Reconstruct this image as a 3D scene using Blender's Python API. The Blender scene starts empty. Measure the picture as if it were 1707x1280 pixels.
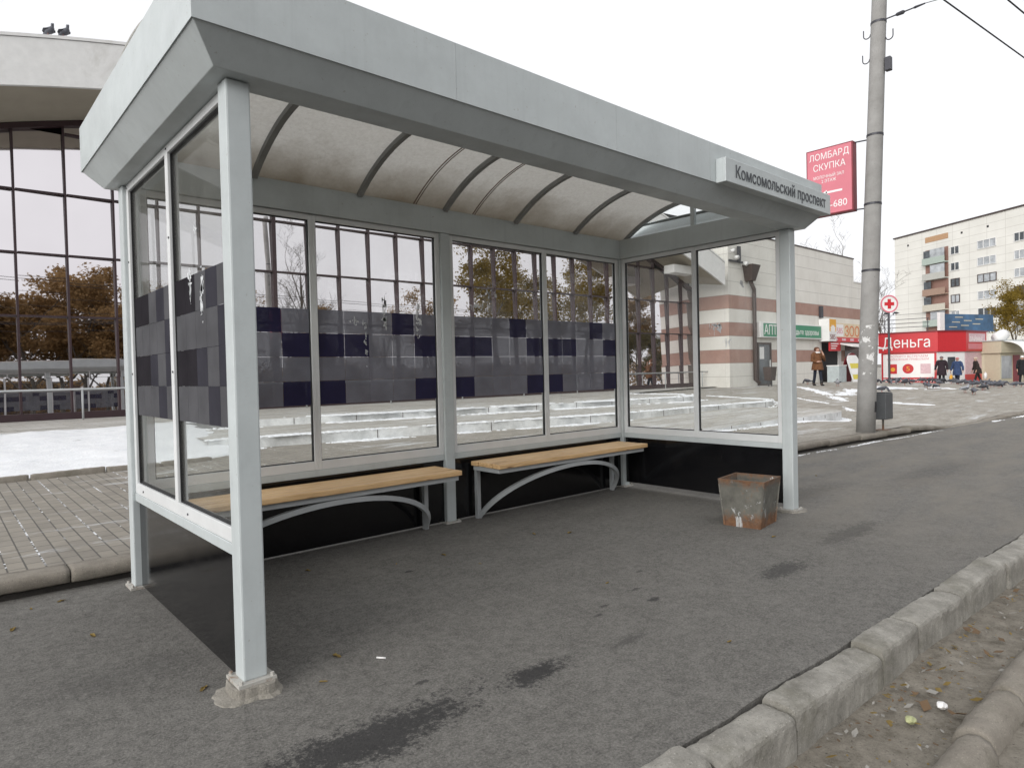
import bpy, bmesh, math, random
from mathutils import Vector, Matrix, Euler, noise
random.seed(7)
R = math.radians
S = bpy.context.scene
COL = S.collection

# ------------------------------------------------------------------ helpers
class MB:
    def __init__(s): s.v = []; s.f = []; s.m = []
    def add(s, pts, faces, m=0):
        b = len(s.v); s.v += [tuple(p) for p in pts]
        for f in faces: s.f.append([b + i for i in f]); s.m.append(m)
        return s
    def box(s, x0, x1, y0, y1, z0, z1, m=0):
        return s.add([(x0,y0,z0),(x1,y0,z0),(x1,y1,z0),(x0,y1,z0),(x0,y0,z1),(x1,y0,z1),(x1,y1,z1),(x0,y1,z1)],
                     [(3,2,1,0),(4,5,6,7),(0,1,5,4),(1,2,6,5),(2,3,7,6),(3,0,4,7)], m)
    def hexa(s, lo, hi, m=0):
        return s.add(list(lo) + list(hi), [(3,2,1,0),(4,5,6,7),(0,1,5,4),(1,2,6,5),(2,3,7,6),(3,0,4,7)], m)
    def bar(s, p, q, w, h, m=0, up=(0,0,1)):
        p = Vector(p); q = Vector(q); d = (q-p).normalized(); up = Vector(up)
        a = d.cross(up)
        if a.length < 1e-4: a = d.cross(Vector((1,0,0)))
        a.normalize(); b = a.cross(d)
        c = [p+a*sx*w/2+b*sy*h/2 for sx, sy in ((-1,-1),(1,-1),(1,1),(-1,1))]
        e = [x+(q-p) for x in c]
        return s.hexa(c, e, m)
    def tube(s, pts, rad, n=8, m=0, cap=True):
        pts = [Vector(p) for p in pts]
        if not hasattr(rad, '__len__'): rad = [rad]*len(pts)
        rings = []; prev = None
        for i, p in enumerate(pts):
            d = (pts[min(i+1, len(pts)-1)] - pts[max(i-1, 0)]).normalized()
            a = prev - d*prev.dot(d) if prev is not None else d.cross(Vector((0,0,1)) if abs(d.z) < .9 else Vector((1,0,0)))
            if a.length < 1e-5: a = d.orthogonal()
            a.normalize(); prev = a; b = d.cross(a)
            r = rad[i]; rx, ry = (r if hasattr(r, '__len__') else (r, r))
            rings.append([p + a*math.cos(t*2*math.pi/n)*rx + b*math.sin(t*2*math.pi/n)*ry for t in range(n)])
        base = len(s.v)
        for r in rings: s.v += [tuple(x) for x in r]
        for i in range(len(rings)-1):
            for t in range(n):
                u = (t+1) % n
                s.f.append([base+i*n+t, base+i*n+u, base+(i+1)*n+u, base+(i+1)*n+t]); s.m.append(m)
        if cap:
            s.f.append([base+t for t in range(n)][::-1]); s.m.append(m)
            s.f.append([base+(len(rings)-1)*n+t for t in range(n)]); s.m.append(m)
        return s
    def rings(s, rings, m=0, cap=True):
        n = len(rings[0]); base = len(s.v)
        for r in rings: s.v += [tuple(x) for x in r]
        for i in range(len(rings)-1):
            for t in range(n):
                u = (t+1) % n
                s.f.append([base+i*n+t, base+i*n+u, base+(i+1)*n+u, base+(i+1)*n+t]); s.m.append(m)
        if cap:
            s.f.append([base+t for t in range(n)][::-1]); s.m.append(m)
            s.f.append([base+(len(rings)-1)*n+t for t in range(n)]); s.m.append(m)
        return s
    def extr(s, poly, z0, z1, m=0, ztop=None):
        n = len(poly)
        top = [(x, y, ztop(x, y) if ztop else z1) for x, y in poly]
        pts = [(x, y, z0) for x, y in poly] + top
        fs = [tuple(range(n))[::-1], tuple(range(n, 2*n))] + [(i, (i+1) % n, n+(i+1) % n, n+i) for i in range(n)]
        return s.add(pts, fs, m)
    def grid(s, xs, ys, fz, m=0):
        base = len(s.v)
        for y in ys:
            for x in xs: s.v.append(fz(x, y))
        n = len(xs)
        for j in range(len(ys)-1):
            for i in range(n-1):
                s.f.append([base+j*n+i, base+j*n+i+1, base+(j+1)*n+i+1, base+(j+1)*n+i]); s.m.append(m)
        return s
    def mesh(s, name, mats, smooth=False):
        me = bpy.data.meshes.new(name); me.from_pydata(s.v, [], s.f)
        if not isinstance(mats, (list, tuple)): mats = [mats]
        for x in mats: me.materials.append(x)
        me.polygons.foreach_set('material_index', s.m)
        if smooth: me.polygons.foreach_set('use_smooth', [True]*len(s.f))
        me.update(); 
        bm = bmesh.new(); bm.from_mesh(me); bmesh.ops.recalc_face_normals(bm, faces=bm.faces); bm.to_mesh(me); bm.free()
        return me
    def build(s, name, mats, parent=None, smooth=False, bevel=0, seg=2):
        return link(name, s.mesh(name, mats, smooth), parent, bevel, seg)

def link(name, me, parent=None, bevel=0, seg=2):
    o = bpy.data.objects.new(name, me); COL.objects.link(o)
    if parent: o.parent = parent
    if bevel:
        b = o.modifiers.new('bevel', 'BEVEL'); b.width = bevel; b.segments = seg; b.limit_method = 'ANGLE'
    return o
def tag(o, label, cat, group=None):
    o['label'] = label; o['category'] = cat
    if group: o['group'] = group
    return o
def struct(o): o['kind'] = 'structure'; return o
def thing(name, label, cat, loc=(0,0,0), rz=0, group=None):
    o = bpy.data.objects.new(name, None); COL.objects.link(o); o.empty_display_size = .2
    o.location = loc; o.rotation_euler = (0, 0, rz)
    return tag(o, label, cat, group)
def copy_tree(o, parent=None):
    c = o.copy(); COL.objects.link(c)
    if parent: c.parent = parent
    for ch in list(o.children): copy_tree(ch, c)
    return c

class FR:            # a vertical face: origin (x,y), direction to the viewer's right, outward normal
    def __init__(s, o, d, z=0):
        s.o = Vector((o[0], o[1], z)); s.x = Vector((d[0], d[1], 0)).normalized(); s.n = Vector((s.x.y, -s.x.x, 0))
    def p(s, u, z, d=0): return s.o + s.x*u + s.n*d + Vector((0, 0, z))
    def box(s, mb, u0, u1, z0, z1, d0, d1, m=0):
        return mb.hexa([s.p(u0,z0,d1), s.p(u1,z0,d1), s.p(u1,z0,d0), s.p(u0,z0,d0)],
                       [s.p(u0,z1,d1), s.p(u1,z1,d1), s.p(u1,z1,d0), s.p(u0,z1,d0)], m)
    def mat(s, u, z, d=0):
        M = Matrix.Identity(4)
        M.col[0][:3] = s.x; M.col[1][:3] = (0, 0, 1); M.col[2][:3] = s.n; M.col[3][:3] = s.p(u, z, d)
        return M

def text(name, body, size, mat, parent, M, width=None, bold=0.0, ext=.004, align='LEFT', sy=1.0):
    """lettering built contour by contour, so that glyphs drawn as overlapping strokes stay solid"""
    from mathutils.geometry import delaunay_2d_cdt
    cu = bpy.data.curves.new(name, 'FONT'); cu.body = body; cu.size = size; cu.fill_mode = 'NONE'; cu.offset = bold
    cu.resolution_u = 4
    t = bpy.data.objects.new('tmp', cu); COL.objects.link(t)
    bpy.context.view_layer.update()
    me = bpy.data.meshes.new_from_object(t.evaluated_get(bpy.context.evaluated_depsgraph_get()))
    bpy.data.objects.remove(t); bpy.data.curves.remove(cu)
    V = [v.co.copy() for v in me.vertices]; nb = {}
    for e in me.edges:
        a, b = e.vertices; nb.setdefault(a, []).append(b); nb.setdefault(b, []).append(a)
    bpy.data.meshes.remove(me); seen = set(); loops = []
    for st in sorted(nb):
        if st in seen: continue
        lp = [st]; seen.add(st); cur = st; prv = None
        order = min(nb[st], key=lambda q: (q-st) if q > st else 1e9)
        cur = order; prv = st
        while cur != st and cur not in seen:
            seen.add(cur); lp.append(cur); nx = [q for q in nb[cur] if q != prv]; prv = cur
            if not nx: break
            cur = nx[0]
        if len(lp) > 2: loops.append([V[q] for q in lp])
    if not loops: return None
    x0 = min(v.x for P in loops for v in P); x1 = max(v.x for P in loops for v in P); k = width/(x1-x0) if width else 1
    def wind(x, y):
        w = 0
        for P in loops:
            for q in range(len(P)):
                a, b = P[q-1], P[q]
                if (a.y > y) != (b.y > y):
                    if x < (b.x-a.x)*(y-a.y)/(b.y-a.y)+a.x: w += 1 if b.y > a.y else -1
        return w
    flat = []; ed = []
    for P in loops:
        n0 = len(flat); flat += [Vector((v.x, v.y)) for v in P]; ed += [(n0+q, n0+(q+1) % len(P)) for q in range(len(P))]
    vs, es, fs, *_ = delaunay_2d_cdt(flat, ed, [], 0, 1e-6)
    keep = [f for f in fs if wind(sum(vs[q].x for q in f)/len(f), sum(vs[q].y for q in f)/len(f)) != 0]
    cnt = {}
    for f in keep:
        for q in range(len(f)): e = (f[q], f[(q+1) % len(f)]); cnt[frozenset(e)] = cnt.get(frozenset(e), 0)+1; 
    n = len(vs); b = MB()
    g = [M @ Vector(((v.x-x0)*k, v.y*sy, ext)) for v in vs]; bk = [M @ Vector(((v.x-x0)*k, v.y*sy, 0)) for v in vs]
    F = [tuple(f) for f in keep]
    for f in keep:
        for q in range(len(f)):
            a, c = f[q], f[(q+1) % len(f)]
            if cnt[frozenset((a, c))] == 1: F.append((a, c, n+c, n+a))
    used = sorted({q for f in F for q in f}); mp = {q: i_ for i_, q in enumerate(used)}; al = g+bk
    b.add([al[q] for q in used], [tuple(mp[q] for q in f) for f in F])
    return b.build(name, mat, parent)

# ------------------------------------------------------------------ materials
class NT:
    def __init__(s, name):
        s.mat = bpy.data.materials.new(name); s.mat.use_nodes = True; s.t = s.mat.node_tree; s.t.nodes.clear()
        s.out = s.n('ShaderNodeOutputMaterial'); s.tc = s.n('ShaderNodeTexCoord')
    def n(s, k, **kw):
        x = s.t.nodes.new(k)
        for a, b in kw.items(): setattr(x, a, b)
        return x
    def l(s, a, b): s.t.links.new(a, b); return s
    def noise(s, scale, detail=4, rough=.55, vec=None, dist=0, mapscale=None):
        x = s.n('ShaderNodeTexNoise'); x.inputs['Scale'].default_value = scale; x.inputs['Detail'].default_value = detail
        x.inputs['Roughness'].default_value = rough; x.inputs['Distortion'].default_value = dist
        v = vec or s.tc.outputs['Object']
        if mapscale:
            mp = s.n('ShaderNodeMapping'); mp.inputs['Scale'].default_value = mapscale; s.l(v, mp.inputs['Vector']); v = mp.outputs[0]
        s.l(v, x.inputs['Vector']); return x.outputs['Fac']
    def ramp(s, fac, stops, interp='LINEAR'):
        x = s.n('ShaderNodeValToRGB'); cr = x.color_ramp; cr.interpolation = interp
        while len(cr.elements) < len(stops): cr.elements.new(.5)
        for e, (p, c) in zip(cr.elements, stops):
            e.position = p; e.color = (*c, 1) if hasattr(c, '__len__') else (c, c, c, 1)
        s.l(fac, x.inputs['Fac']); return x.outputs['Color']
    def math(s, op, a, b=None, c=None, clamp=False):
        x = s.n('ShaderNodeMath', operation=op); x.use_clamp = clamp
        for i, y in enumerate((a, b, c)):
            if y is None: continue
            if hasattr(y, 'links'): s.l(y, x.inputs[i])
            else: x.inputs[i].default_value = y
        return x.outputs[0]
    def mix(s, fac, a, b, blend='MIX'):
        x = s.n('ShaderNodeMix', data_type='RGBA', blend_type=blend)
        for i, y in ((0, fac), (6, a), (7, b)):
            if hasattr(y, 'links'): s.l(y, x.inputs[i])
            elif i == 0: x.inputs[0].default_value = y
            else: x.inputs[i].default_value = (*y, 1)
        return x.outputs[2]
    def xyz(s):
        x = s.n('ShaderNodeSeparateXYZ'); s.l(s.tc.outputs['Object'], x.inputs[0]); return x.outputs
    def bump(s, h, strength=.3, dist=.01):
        x = s.n('ShaderNodeBump'); x.inputs['Strength'].default_value = strength; x.inputs['Distance'].default_value = dist
        s.l(h, x.inputs['Height']); return x.outputs[0]
    def bsdf(s, col, rough=.6, metal=0, normal=None, spec=None, coat=0):
        p = s.n('ShaderNodeBsdfPrincipled')
        if hasattr(col, 'links'): s.l(col, p.inputs['Base Color'])
        else: p.inputs['Base Color'].default_value = (*col, 1)
        if hasattr(rough, 'links'): s.l(rough, p.inputs['Roughness'])
        else: p.inputs['Roughness'].default_value = rough
        p.inputs['Metallic'].default_value = metal
        if spec is not None: p.inputs['Specular IOR Level'].default_value = spec
        if coat: p.inputs['Coat Weight'].default_value = coat; p.inputs['Coat Roughness'].default_value = .05
        if normal is not None: s.l(normal, p.inputs['Normal'])
        return p.outputs[0]
    def done(s, sh): s.l(sh, s.out.inputs['Surface']); return s.mat

def mat(name, col, rough=.6, metal=0, var=.12, scale=6, bump=0, bscale=80, spec=None, coat=0, dirt=None, dscale=3):
    t = NT(name); f = t.noise(scale, 5, .6)
    lo = tuple(c*(1-var) for c in col); hi = tuple(min(1, c*(1+var)) for c in col)
    c = t.ramp(f, [(.3, lo), (.7, hi)])
    if dirt:
        d = t.ramp(t.noise(dscale, 6, .7, dist=.4), [(.52, 0), (.68, 1)])
        c = t.mix(d, c, dirt)
    nrm = t.bump(t.noise(bscale, 3), bump, .004) if bump else None
    return t.done(t.bsdf(c, rough, metal, nrm, spec, coat))

def m_paint(name, col):
    t = NT(name); f = t.noise(3, 4); c = t.ramp(f, [(.3, tuple(x*.93 for x in col)), (.7, tuple(x*1.04 for x in col))])
    st = t.ramp(t.noise(1, 5, .65, mapscale=(14, 14, .7)), [(.55, 0), (.8, .45)])       # run-off streaks
    c = t.mix(st, c, tuple(x*.72 for x in col))
    sp = t.ramp(t.noise(55, 2), [(.70, 0), (.76, .5)]); c = t.mix(sp, c, (.30, .28, .25))
    ch = t.ramp(t.noise(11, 6, .85), [(.67, 0), (.685, 1)]); c = t.mix(t.math('MULTIPLY', ch, .8), c, (.20, .13, .085))       # chips down to the primer
    sm = t.ramp(t.noise(2.2, 6, .8), [(.46, 0), (.68, .30)]); c = t.mix(sm, c, tuple(x*.66 for x in col))
    return t.done(t.bsdf(c, t.ramp(t.noise(7, 5), [(.3, .34), (.7, .6)]), 0, t.bump(t.noise(140, 3), .08, .0015)))
PAINT = m_paint('pale grey paint', (.50, .54, .545))
PAINT_D = m_paint('grey bench steel', (.42, .44, .45))
PAINT_RIB = mat('grey roof rib steel', (.25, .255, .25))
ALU = mat('white aluminium profile', (.66, .675, .68), .35, var=.05)
GASK = mat('black rubber gasket', (.012, .012, .014), .6)
def m_black():
    t = NT('gloss black panel'); d = t.ramp(t.noise(3.5, 7, .8), [(.5, 0), (.75, .12)]); sp = t.ramp(t.noise(45, 3, .8), [(.66, 0), (.72, .35)])
    c = t.mix(t.math('MAXIMUM', d, sp), (.006, .006, .007), (.075, .07, .062)); sc_ = t.ramp(t.noise(3, 4, .7, mapscale=(30, 30, 1.5), dist=.5), [(.72, 0), (.75, .25)]); c = t.mix(sc_, c, (.12, .12, .12))
    return t.done(t.bsdf(c, t.ramp(t.noise(6, 6, .75), [(.35, .08), (.7, .20)]), 0, None, .5))
BLACKP = m_black()
BRACKET = mat('dark steel', (.06, .06, .07), .5, metal=.4)

def m_glass():
    t = NT('clear glass')
    tr = t.n('ShaderNodeBsdfTransparent'); tr.inputs[0].default_value = (.965, .975, .97, 1)
    gl = t.n('ShaderNodeBsdfGlossy'); gl.inputs['Roughness'].default_value = .005
    lw = t.n('ShaderNodeLayerWeight'); lw.inputs[0].default_value = .5
    fr = t.math('ADD', .022, t.math('MULTIPLY', t.math('POWER', lw.outputs['Facing'], 5.0), .34))
    m1 = t.n('ShaderNodeMixShader'); t.l(fr, m1.inputs[0]); t.l(tr.outputs[0], m1.inputs[1]); t.l(gl.outputs[0], m1.inputs[2])
    df = t.n('ShaderNodeBsdfDiffuse'); df.inputs[0].default_value = (.6, .6, .57, 1)
    d = t.ramp(t.noise(2.2, 6, .7, mapscale=(1, 1, .45)), [(.35, .012), (.8, .07)])
    m2 = t.n('ShaderNodeMixShader'); t.l(d, m2.inputs[0]); t.l(m1.outputs[0], m2.inputs[1]); t.l(df.outputs[0], m2.inputs[2])
    return t.done(m2.outputs[0])
GLASS = m_glass()

def m_film(name, col, op, sp=.18):
    t = NT(name); c = t.ramp(t.noise(5, 4), [(.3, tuple(x*.85 for x in col)), (.7, tuple(x*1.15 for x in col))])
    b = t.bsdf(c, .3 if sp else .9, 0, None, sp)
    tr = t.n('ShaderNodeBsdfTransparent'); m = t.n('ShaderNodeMixShader'); m.inputs[0].default_value = op
    t.l(tr.outputs[0], m.inputs[1]); t.l(b, m.inputs[2]); return t.done(m.outputs[0])
FILM_G = m_film('grey window film', (.205, .21, .25), .74)
FILM_N = m_film('navy window film', (.026, .024, .066), .88)
FILM_GD = m_film('mid grey window film', (.07, .07, .08), .88)
FILM_L = [m_film('outer grey film', (.092, .092, .099), .93, 0), m_film('outer dark film', (.027, .025, .029), .96, 0), m_film('outer mid film', (.045, .044, .054), .95, 0)]
TAPE = mat('torn white tape', (.62, .64, .66), .7)

def m_poly():
    t = NT('frosted roof sheet'); x = t.xyz()
    n1 = t.noise(34, 6, .8); n2 = t.noise(2.2, 5, .7)
    # moss and dirt gathered along the low edges of the sheet
    e = t.math('SUBTRACT', 3.03, x[2]); e = t.math('ADD', t.math('MULTIPLY', e, 3.3), t.math('MULTIPLY', t.math('SUBTRACT', n2, .5), .9))
    c = t.ramp(n1, [(.3, (.60, .59, .56)), (.5, (.69, .68, .655)), (.7, (.76, .755, .73))])
    c = t.mix(t.ramp(e, [(.25, 0), (1.0, .9)]), c, (.33, .295, .245))
    df = t.n('ShaderNodeBsdfDiffuse'); t.l(c, df.inputs[0]); tl = t.n('ShaderNodeBsdfTranslucent'); t.l(c, tl.inputs[0])
    m = t.n('ShaderNodeMixShader'); m.inputs[0].default_value = .68; t.l(df.outputs[0], m.inputs[1]); t.l(tl.outputs[0], m.inputs[2])
    return t.done(m.outputs[0])
POLY = m_poly()
SEAM = mat('brown sheet joint', (.17, .12, .09), .8)

def m_wood():
    t = NT('varnished pine'); w = t.noise(3, 5, .6, mapscale=(1, 12, 20), dist=.8)
    c = t.ramp(w, [(.25, (.46, .27, .12)), (.5, (.66, .43, .215)), (.75, (.78, .55, .31))])
    k = t.ramp(t.noise(2.2, 2, mapscale=(1.5, 6, 8)), [(.68, 0), (.74, .8)]); c = t.mix(k, c, (.2, .10, .05))
    return t.done(t.bsdf(c, .45, 0, t.bump(w, .15, .002)))
WOOD = m_wood()

def m_asphalt(name, base, stains):
    t = NT(name); big = t.noise(.55, 5, .6); mid = t.noise(4.5, 7, .75); fine = t.noise(95, 4, .8); gr = t.noise(48, 3, .7); cl = t.noise(22, 5, .8)
    sc = lambda k: tuple(x*k for x in base)
    c = t.ramp(big, [(.35, sc(.84)), (.65, sc(1.14))])
    c = t.mix(.5, c, t.ramp(mid, [(.38, sc(.42)), (.5, sc(1)), (.62, sc(1.6))]))
    c = t.mix(.5, c, t.ramp(cl, [(.38, sc(.35)), (.5, sc(1)), (.62, sc(1.7))]))
    c = t.mix(.4, c, t.ramp(fine, [(.36, sc(.2)), (.5, sc(1)), (.64, sc(2.1))]))
    sp = t.ramp(gr, [(.66, 0), (.74, .6)]); c = t.mix(sp, c, sc(2.2))
    du = t.ramp(t.noise(1.3, 7, .75, mapscale=(.45, 1.5, 1)), [(.40, 0), (.60, .75)]); xx = t.xyz()
    c = t.mix(t.math('MULTIPLY', du, t.math('MULTIPLY', t.math('SUBTRACT', xx[0], 3.2), .35, None, True)), c, (.20, .185, .16))
    # tar cracks / dark specks
    dk = t.ramp(t.noise(26, 4, .85), [(.28, .75), (.36, 0)]); c = t.mix(dk, c, (.02, .02, .021))
    acc = None
    x = t.xyz(); wn = t.noise(5, 6, .8); wn2 = t.noise(34, 5, .85)
    for (sx, sy, rx, ry, k) in stains:
        dx = t.math('DIVIDE', t.math('SUBTRACT', x[0], sx), rx); dy = t.math('DIVIDE', t.math('SUBTRACT', x[1], sy), ry)
        d = t.math('SQRT', t.math('ADD', t.math('MULTIPLY', dx, dx), t.math('MULTIPLY', dy, dy)))
        d = t.math('ADD', d, t.math('MULTIPLY', t.math('SUBTRACT', wn, .5), 1.9)); d = t.math('ADD', d, t.math('MULTIPLY', t.math('SUBTRACT', wn2, .5), 3.6))
        v = t.math('MULTIPLY', t.math('SUBTRACT', 1.0, d), 2.2, None, True); v = t.math('MULTIPLY', v, k)
        acc = v if acc is None else t.math('MAXIMUM', acc, v)
    if acc is not None: c = t.mix(acc, c, (.026, .0255, .0265))
    h = t.math('ADD', t.math('MULTIPLY', fine, .7), t.math('MULTIPLY', cl, 1.0))
    rg = t.ramp(mid, [(.3, .95), (.7, .8)])
    return t.done(t.bsdf(c, rg, 0, t.bump(h, .8, .010), .3))
ASPH = m_asphalt('worn asphalt', (.150, .144, .133), [(.22, -.64, .55, .16, .85), (1.02, -.68, .22, .085, .85), (4.45, -.66, .55, .12, .42), (3.16, -.74, .30, .10, .62),
        (2.13, -.48, .07, .03, .75), (1.85, -.35, .045, .018, .6), (1.6, -.74, .15, .04, .4), (1.42, .99, .05, .02, .75), (.6, -.4, .05, .018, .7), (2.2, -.3, .04, .018, .6),
        (2.5, -.1, .035, .016, .6), (1.72, -.42, .03, .014, .6), (5.8, .3, .9, .2, .25), (8, -.2, 1.6, .3, .22), (-.3, .6, .4, .2, .2)])
ROADM = m_asphalt('road asphalt', (.072, .071, .070), [])
def m_gutter():
    t = NT('gutter dirt'); c = t.ramp(t.noise(9, 7, .75), [(.36, (.12, .105, .082)), (.5, (.20, .18, .148)), (.66, (.27, .245, .205))])
    c = t.mix(t.ramp(t.noise(120, 3, .7), [(.55, 0), (.7, .7)]), c, (.26, .24, .2))
    c = t.mix(t.ramp(t.noise(70, 3, .7), [(.3, .8), (.4, 0)]), c, (.04, .033, .026))
    return t.done(t.bsdf(c, .95, 0, t.bump(t.noise(60, 6, .75), .8, .015)))
GUTTER = m_gutter()
def m_conc(name, a, b, moss=0, sc=4):
    t = NT(name); c = t.ramp(t.noise(sc, 7, .7), [(.3, a), (.7, b)])
    c = t.mix(t.ramp(t.noise(90, 3, .7), [(.3, .55), (.42, 0)]), c, tuple(x*.45 for x in a))
    c = t.mix(t.ramp(t.noise(130, 2, .7), [(.6, 0), (.72, .5)]), c, tuple(min(1, x*1.5) for x in b))
    if moss: c = t.mix(t.ramp(t.noise(2.4, 6, .75), [(.52, 0), (.66, moss)]), c, (.10, .095, .062))
    return t.done(t.bsdf(c, .92, 0, t.bump(t.math('ADD', t.noise(110, 4, .7), t.noise(14, 5, .7)), .5, .012)))
KERB = m_conc('old kerb concrete', (.17, .162, .142), (.37, .355, .32), .4, 7)
KERB2 = m_conc('brownish kerb concrete', (.17, .15, .125), (.29, .265, .225), .4)
CONC = m_conc('mortar concrete', (.17, .158, .135), (.31, .29, .255), .4, 9)
POLEM = None
def m_pave():
    t = NT('paving blocks with snow dust'); x = t.xyz()
    mp = t.n('ShaderNodeMapping'); mp.inputs['Rotation'].default_value = (0, 0, R(90)); t.l(t.tc.outputs['Object'], mp.inputs['Vector'])
    br = t.n('ShaderNodeTexBrick'); br.offset = .5; br.inputs['Scale'].default_value = 1
    br.inputs['Brick Width'].default_value = .2; br.inputs['Row Height'].default_value = .1; br.inputs['Mortar Size'].default_value = .0055
    br.inputs['Mortar Smooth'].default_value = .3; br.inputs['Bias'].default_value = -.1
    br.inputs['Color1'].default_value = (.265, .24, .20, 1); br.inputs['Color2'].default_value = (.185, .168, .145, 1); br.inputs['Mortar'].default_value = (.085, .08, .072, 1)
    t.l(mp.outputs[0], br.inputs['Vector'])
    c = t.mix(.45, br.outputs['Color'], t.ramp(t.noise(3, 6, .7), [(.3, (.19, .175, .15)), (.7, (.34, .315, .275))]))
    c = t.mix(br.outputs['Fac'], c, (.10, .094, .084))
    # snow left in some of the joints, mostly those that run away from the kerb
    s1 = t.ramp(t.noise(1.3, 3, .6, mapscale=(1.8, .6, 1)), [(.46, 0), (.56, 1)]); s2 = t.ramp(t.noise(19, 3, .6), [(.46, 0), (.56, 1)])
    jx = t.math('FRACT', t.math('DIVIDE', x[0], .4)); jx = t.math('ABSOLUTE', t.math('SUBTRACT', jx, .5))
    jm = t.math('GREATER_THAN', t.math('ABSOLUTE', jx), .484)
    jx2 = t.math('ABSOLUTE', t.math('SUBTRACT', t.math('FRACT', t.math('DIVIDE', x[0], .2)), .5)); jm2 = t.math('GREATER_THAN', jx2, .470)
    dots = t.ramp(t.noise(8, 2, .5), [(.56, 0), (.60, 1)])
    jn = t.math('MULTIPLY', s1, t.math('MAXIMUM', t.math('MULTIPLY', jm, s2), t.math('MULTIPLY', jm2, dots)))
    c = t.mix(jn, c, (.74, .76, .78))
    # thin powder, thicker further from the kerb
    sand = t.math('MULTIPLY', t.math('SUBTRACT', t.math('ADD', x[0], t.math('MULTIPLY', x[1], .8)), 7.0), .16, None, True)
    c = t.mix(t.math('MULTIPLY', sand, .62), c, t.ramp(t.noise(2.2, 7, .8, mapscale=(.6, 1.6, 1)), [(.36, (.24, .22, .185)), (.5, (.36, .335, .29)), (.64, (.50, .475, .435))]))
    far = t.math('MULTIPLY', t.math('SUBTRACT', x[1], 4.6), .11, None, True)
    pw = t.math('ADD', t.noise(.9, 7, .72, mapscale=(.55, 2.4, 1)), t.math('MULTIPLY', far, .06)); pw = t.ramp(pw, [(.575, 0), (.67, .7)])
    c = t.mix(pw, c, (.62, .635, .65))
    h = t.math('MULTIPLY', br.outputs['Fac'], -1.0)
    return t.done(t.bsdf(c, .9, 0, t.bump(h, .6, .01)))
PAVE = m_pave()
def m_pave2():
    t = NT('trodden paving'); x = t.xyz()
    br = t.n('ShaderNodeTexBrick'); br.offset = .5; br.inputs['Scale'].default_value = 1
    br.inputs['Brick Width'].default_value = .42; br.inputs['Row Height'].default_value = .21; br.inputs['Mortar Size'].default_value = .012
    br.inputs['Color1'].default_value = (.46, .435, .39, 1); br.inputs['Color2'].default_value = (.39, .37, .33, 1); br.inputs['Mortar'].default_value = (.2, .19, .17, 1)
    t.l(t.tc.outputs['Object'], br.inputs['Vector'])
    c = t.mix(.5, br.outputs['Color'], t.ramp(t.noise(2, 6, .7), [(.36, (.28, .265, .23)), (.64, (.46, .44, .395))]))
    pw = t.ramp(t.noise(1.6, 8, .85, mapscale=(.35, 2.2, 1)), [(.47, 0), (.66, .85)]); c = t.mix(pw, c, (.68, .69, .70))
    return t.done(t.bsdf(c, .9, 0, t.bump(t.noise(40, 4), .3, .01)))
PAVE2 = m_pave2()
def m_snow():
    t = NT('snow'); c = t.ramp(t.noise(5, 6, .7), [(.3, (.74, .76, .79)), (.7, (.86, .87, .88))])
    s = t.ramp(t.noise(4.5, 5, .7, mapscale=(.7, 1.6, 1)), [(.66, 0), (.73, .85)]); c = t.mix(s, c, (.16, .15, .13))
    return t.done(t.bsdf(c, .7, 0, t.bump(t.noise(22, 6, .7), .5, .03)))
SNOW = m_snow()
def m_riser():
    t = NT('whitewashed step blocks'); c = t.ramp(t.noise(2.5, 6, .7), [(.36, (.52, .53, .53)), (.6, (.74, .75, .75))])
    c = t.mix(t.ramp(t.noise(4, 5, .8, mapscale=(6, 6, .5)), [(.68, 0), (.75, .8)]), c, (.2, .18, .15))
    return t.done(t.bsdf(c, .85, 0, t.bump(t.noise(30, 5), .3, .01)))
RISER = m_riser()
def m_mirror():
    t = NT('mirrored bronze glazing'); c = t.ramp(t.noise(.4, 3), [(.3, (.70, .665, .68)), (.7, (.77, .735, .75))])
    return t.done(t.bsdf(c, .012, 1.0, t.bump(t.noise(.9, 2, .5), .018, .05)))
MIRROR = m_mirror()
MULL = mat('dark maroon mullion', (.040, .020, .024), .5)
ROOFW = mat('pale roof fascia', (.68, .68, .67), .6, var=.06, dirt=(.5, .49, .46), dscale=.6)
SOFFIT = mat('tan soffit', (.34, .31, .25), .7, var=.1, scale=1)
def m_pharm():
    t = NT('cream slabs with brown bands'); x = t.xyz()
    u = t.math('ADD', x[0], t.math('MULTIPLY', x[1], .93)); z = x[2]
    b = t.math('FRACT', t.math('DIVIDE', t.math('SUBTRACT', z, 1.46), 1.17)); b = t.math('LESS_THAN', b, .505)
    ok = t.math('MULTIPLY', t.math('LESS_THAN', z, 4.5), t.math('GREATER_THAN', z, 1.4)); b = t.math('MULTIPLY', b, ok)
    c = t.ramp(t.noise(1.2, 5), [(.3, (.66, .64, .595)), (.7, (.74, .725, .68))]); d = t.ramp(t.noise(2, 5), [(.3, (.33, .20, .165)), (.7, (.40, .255, .21))])
    c = t.mix(b, c, d)
    zz = t.math('ADD', t.math('FRACT', t.math('DIVIDE', t.math('SUBTRACT', z, 1.46), .585)), 0); j = t.math('LESS_THAN', zz, .028)
    uu = t.math('FRACT', t.math('DIVIDE', u, 1.25)); j2 = t.math('LESS_THAN', uu, .012)
    c = t.mix(t.math('MULTIPLY', t.math('MAXIMUM', j, t.math('MULTIPLY', j2, .35)), .65), c, (.2, .185, .17))
    st = t.ramp(t.noise(1, 5, .7, mapscale=(2.5, 2.5, .25)), [(.55, 0), (.8, .35)]); c = t.mix(st, c, (.36, .34, .31))
    return t.done(t.bsdf(c, .8))
PHARM = m_pharm()
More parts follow.
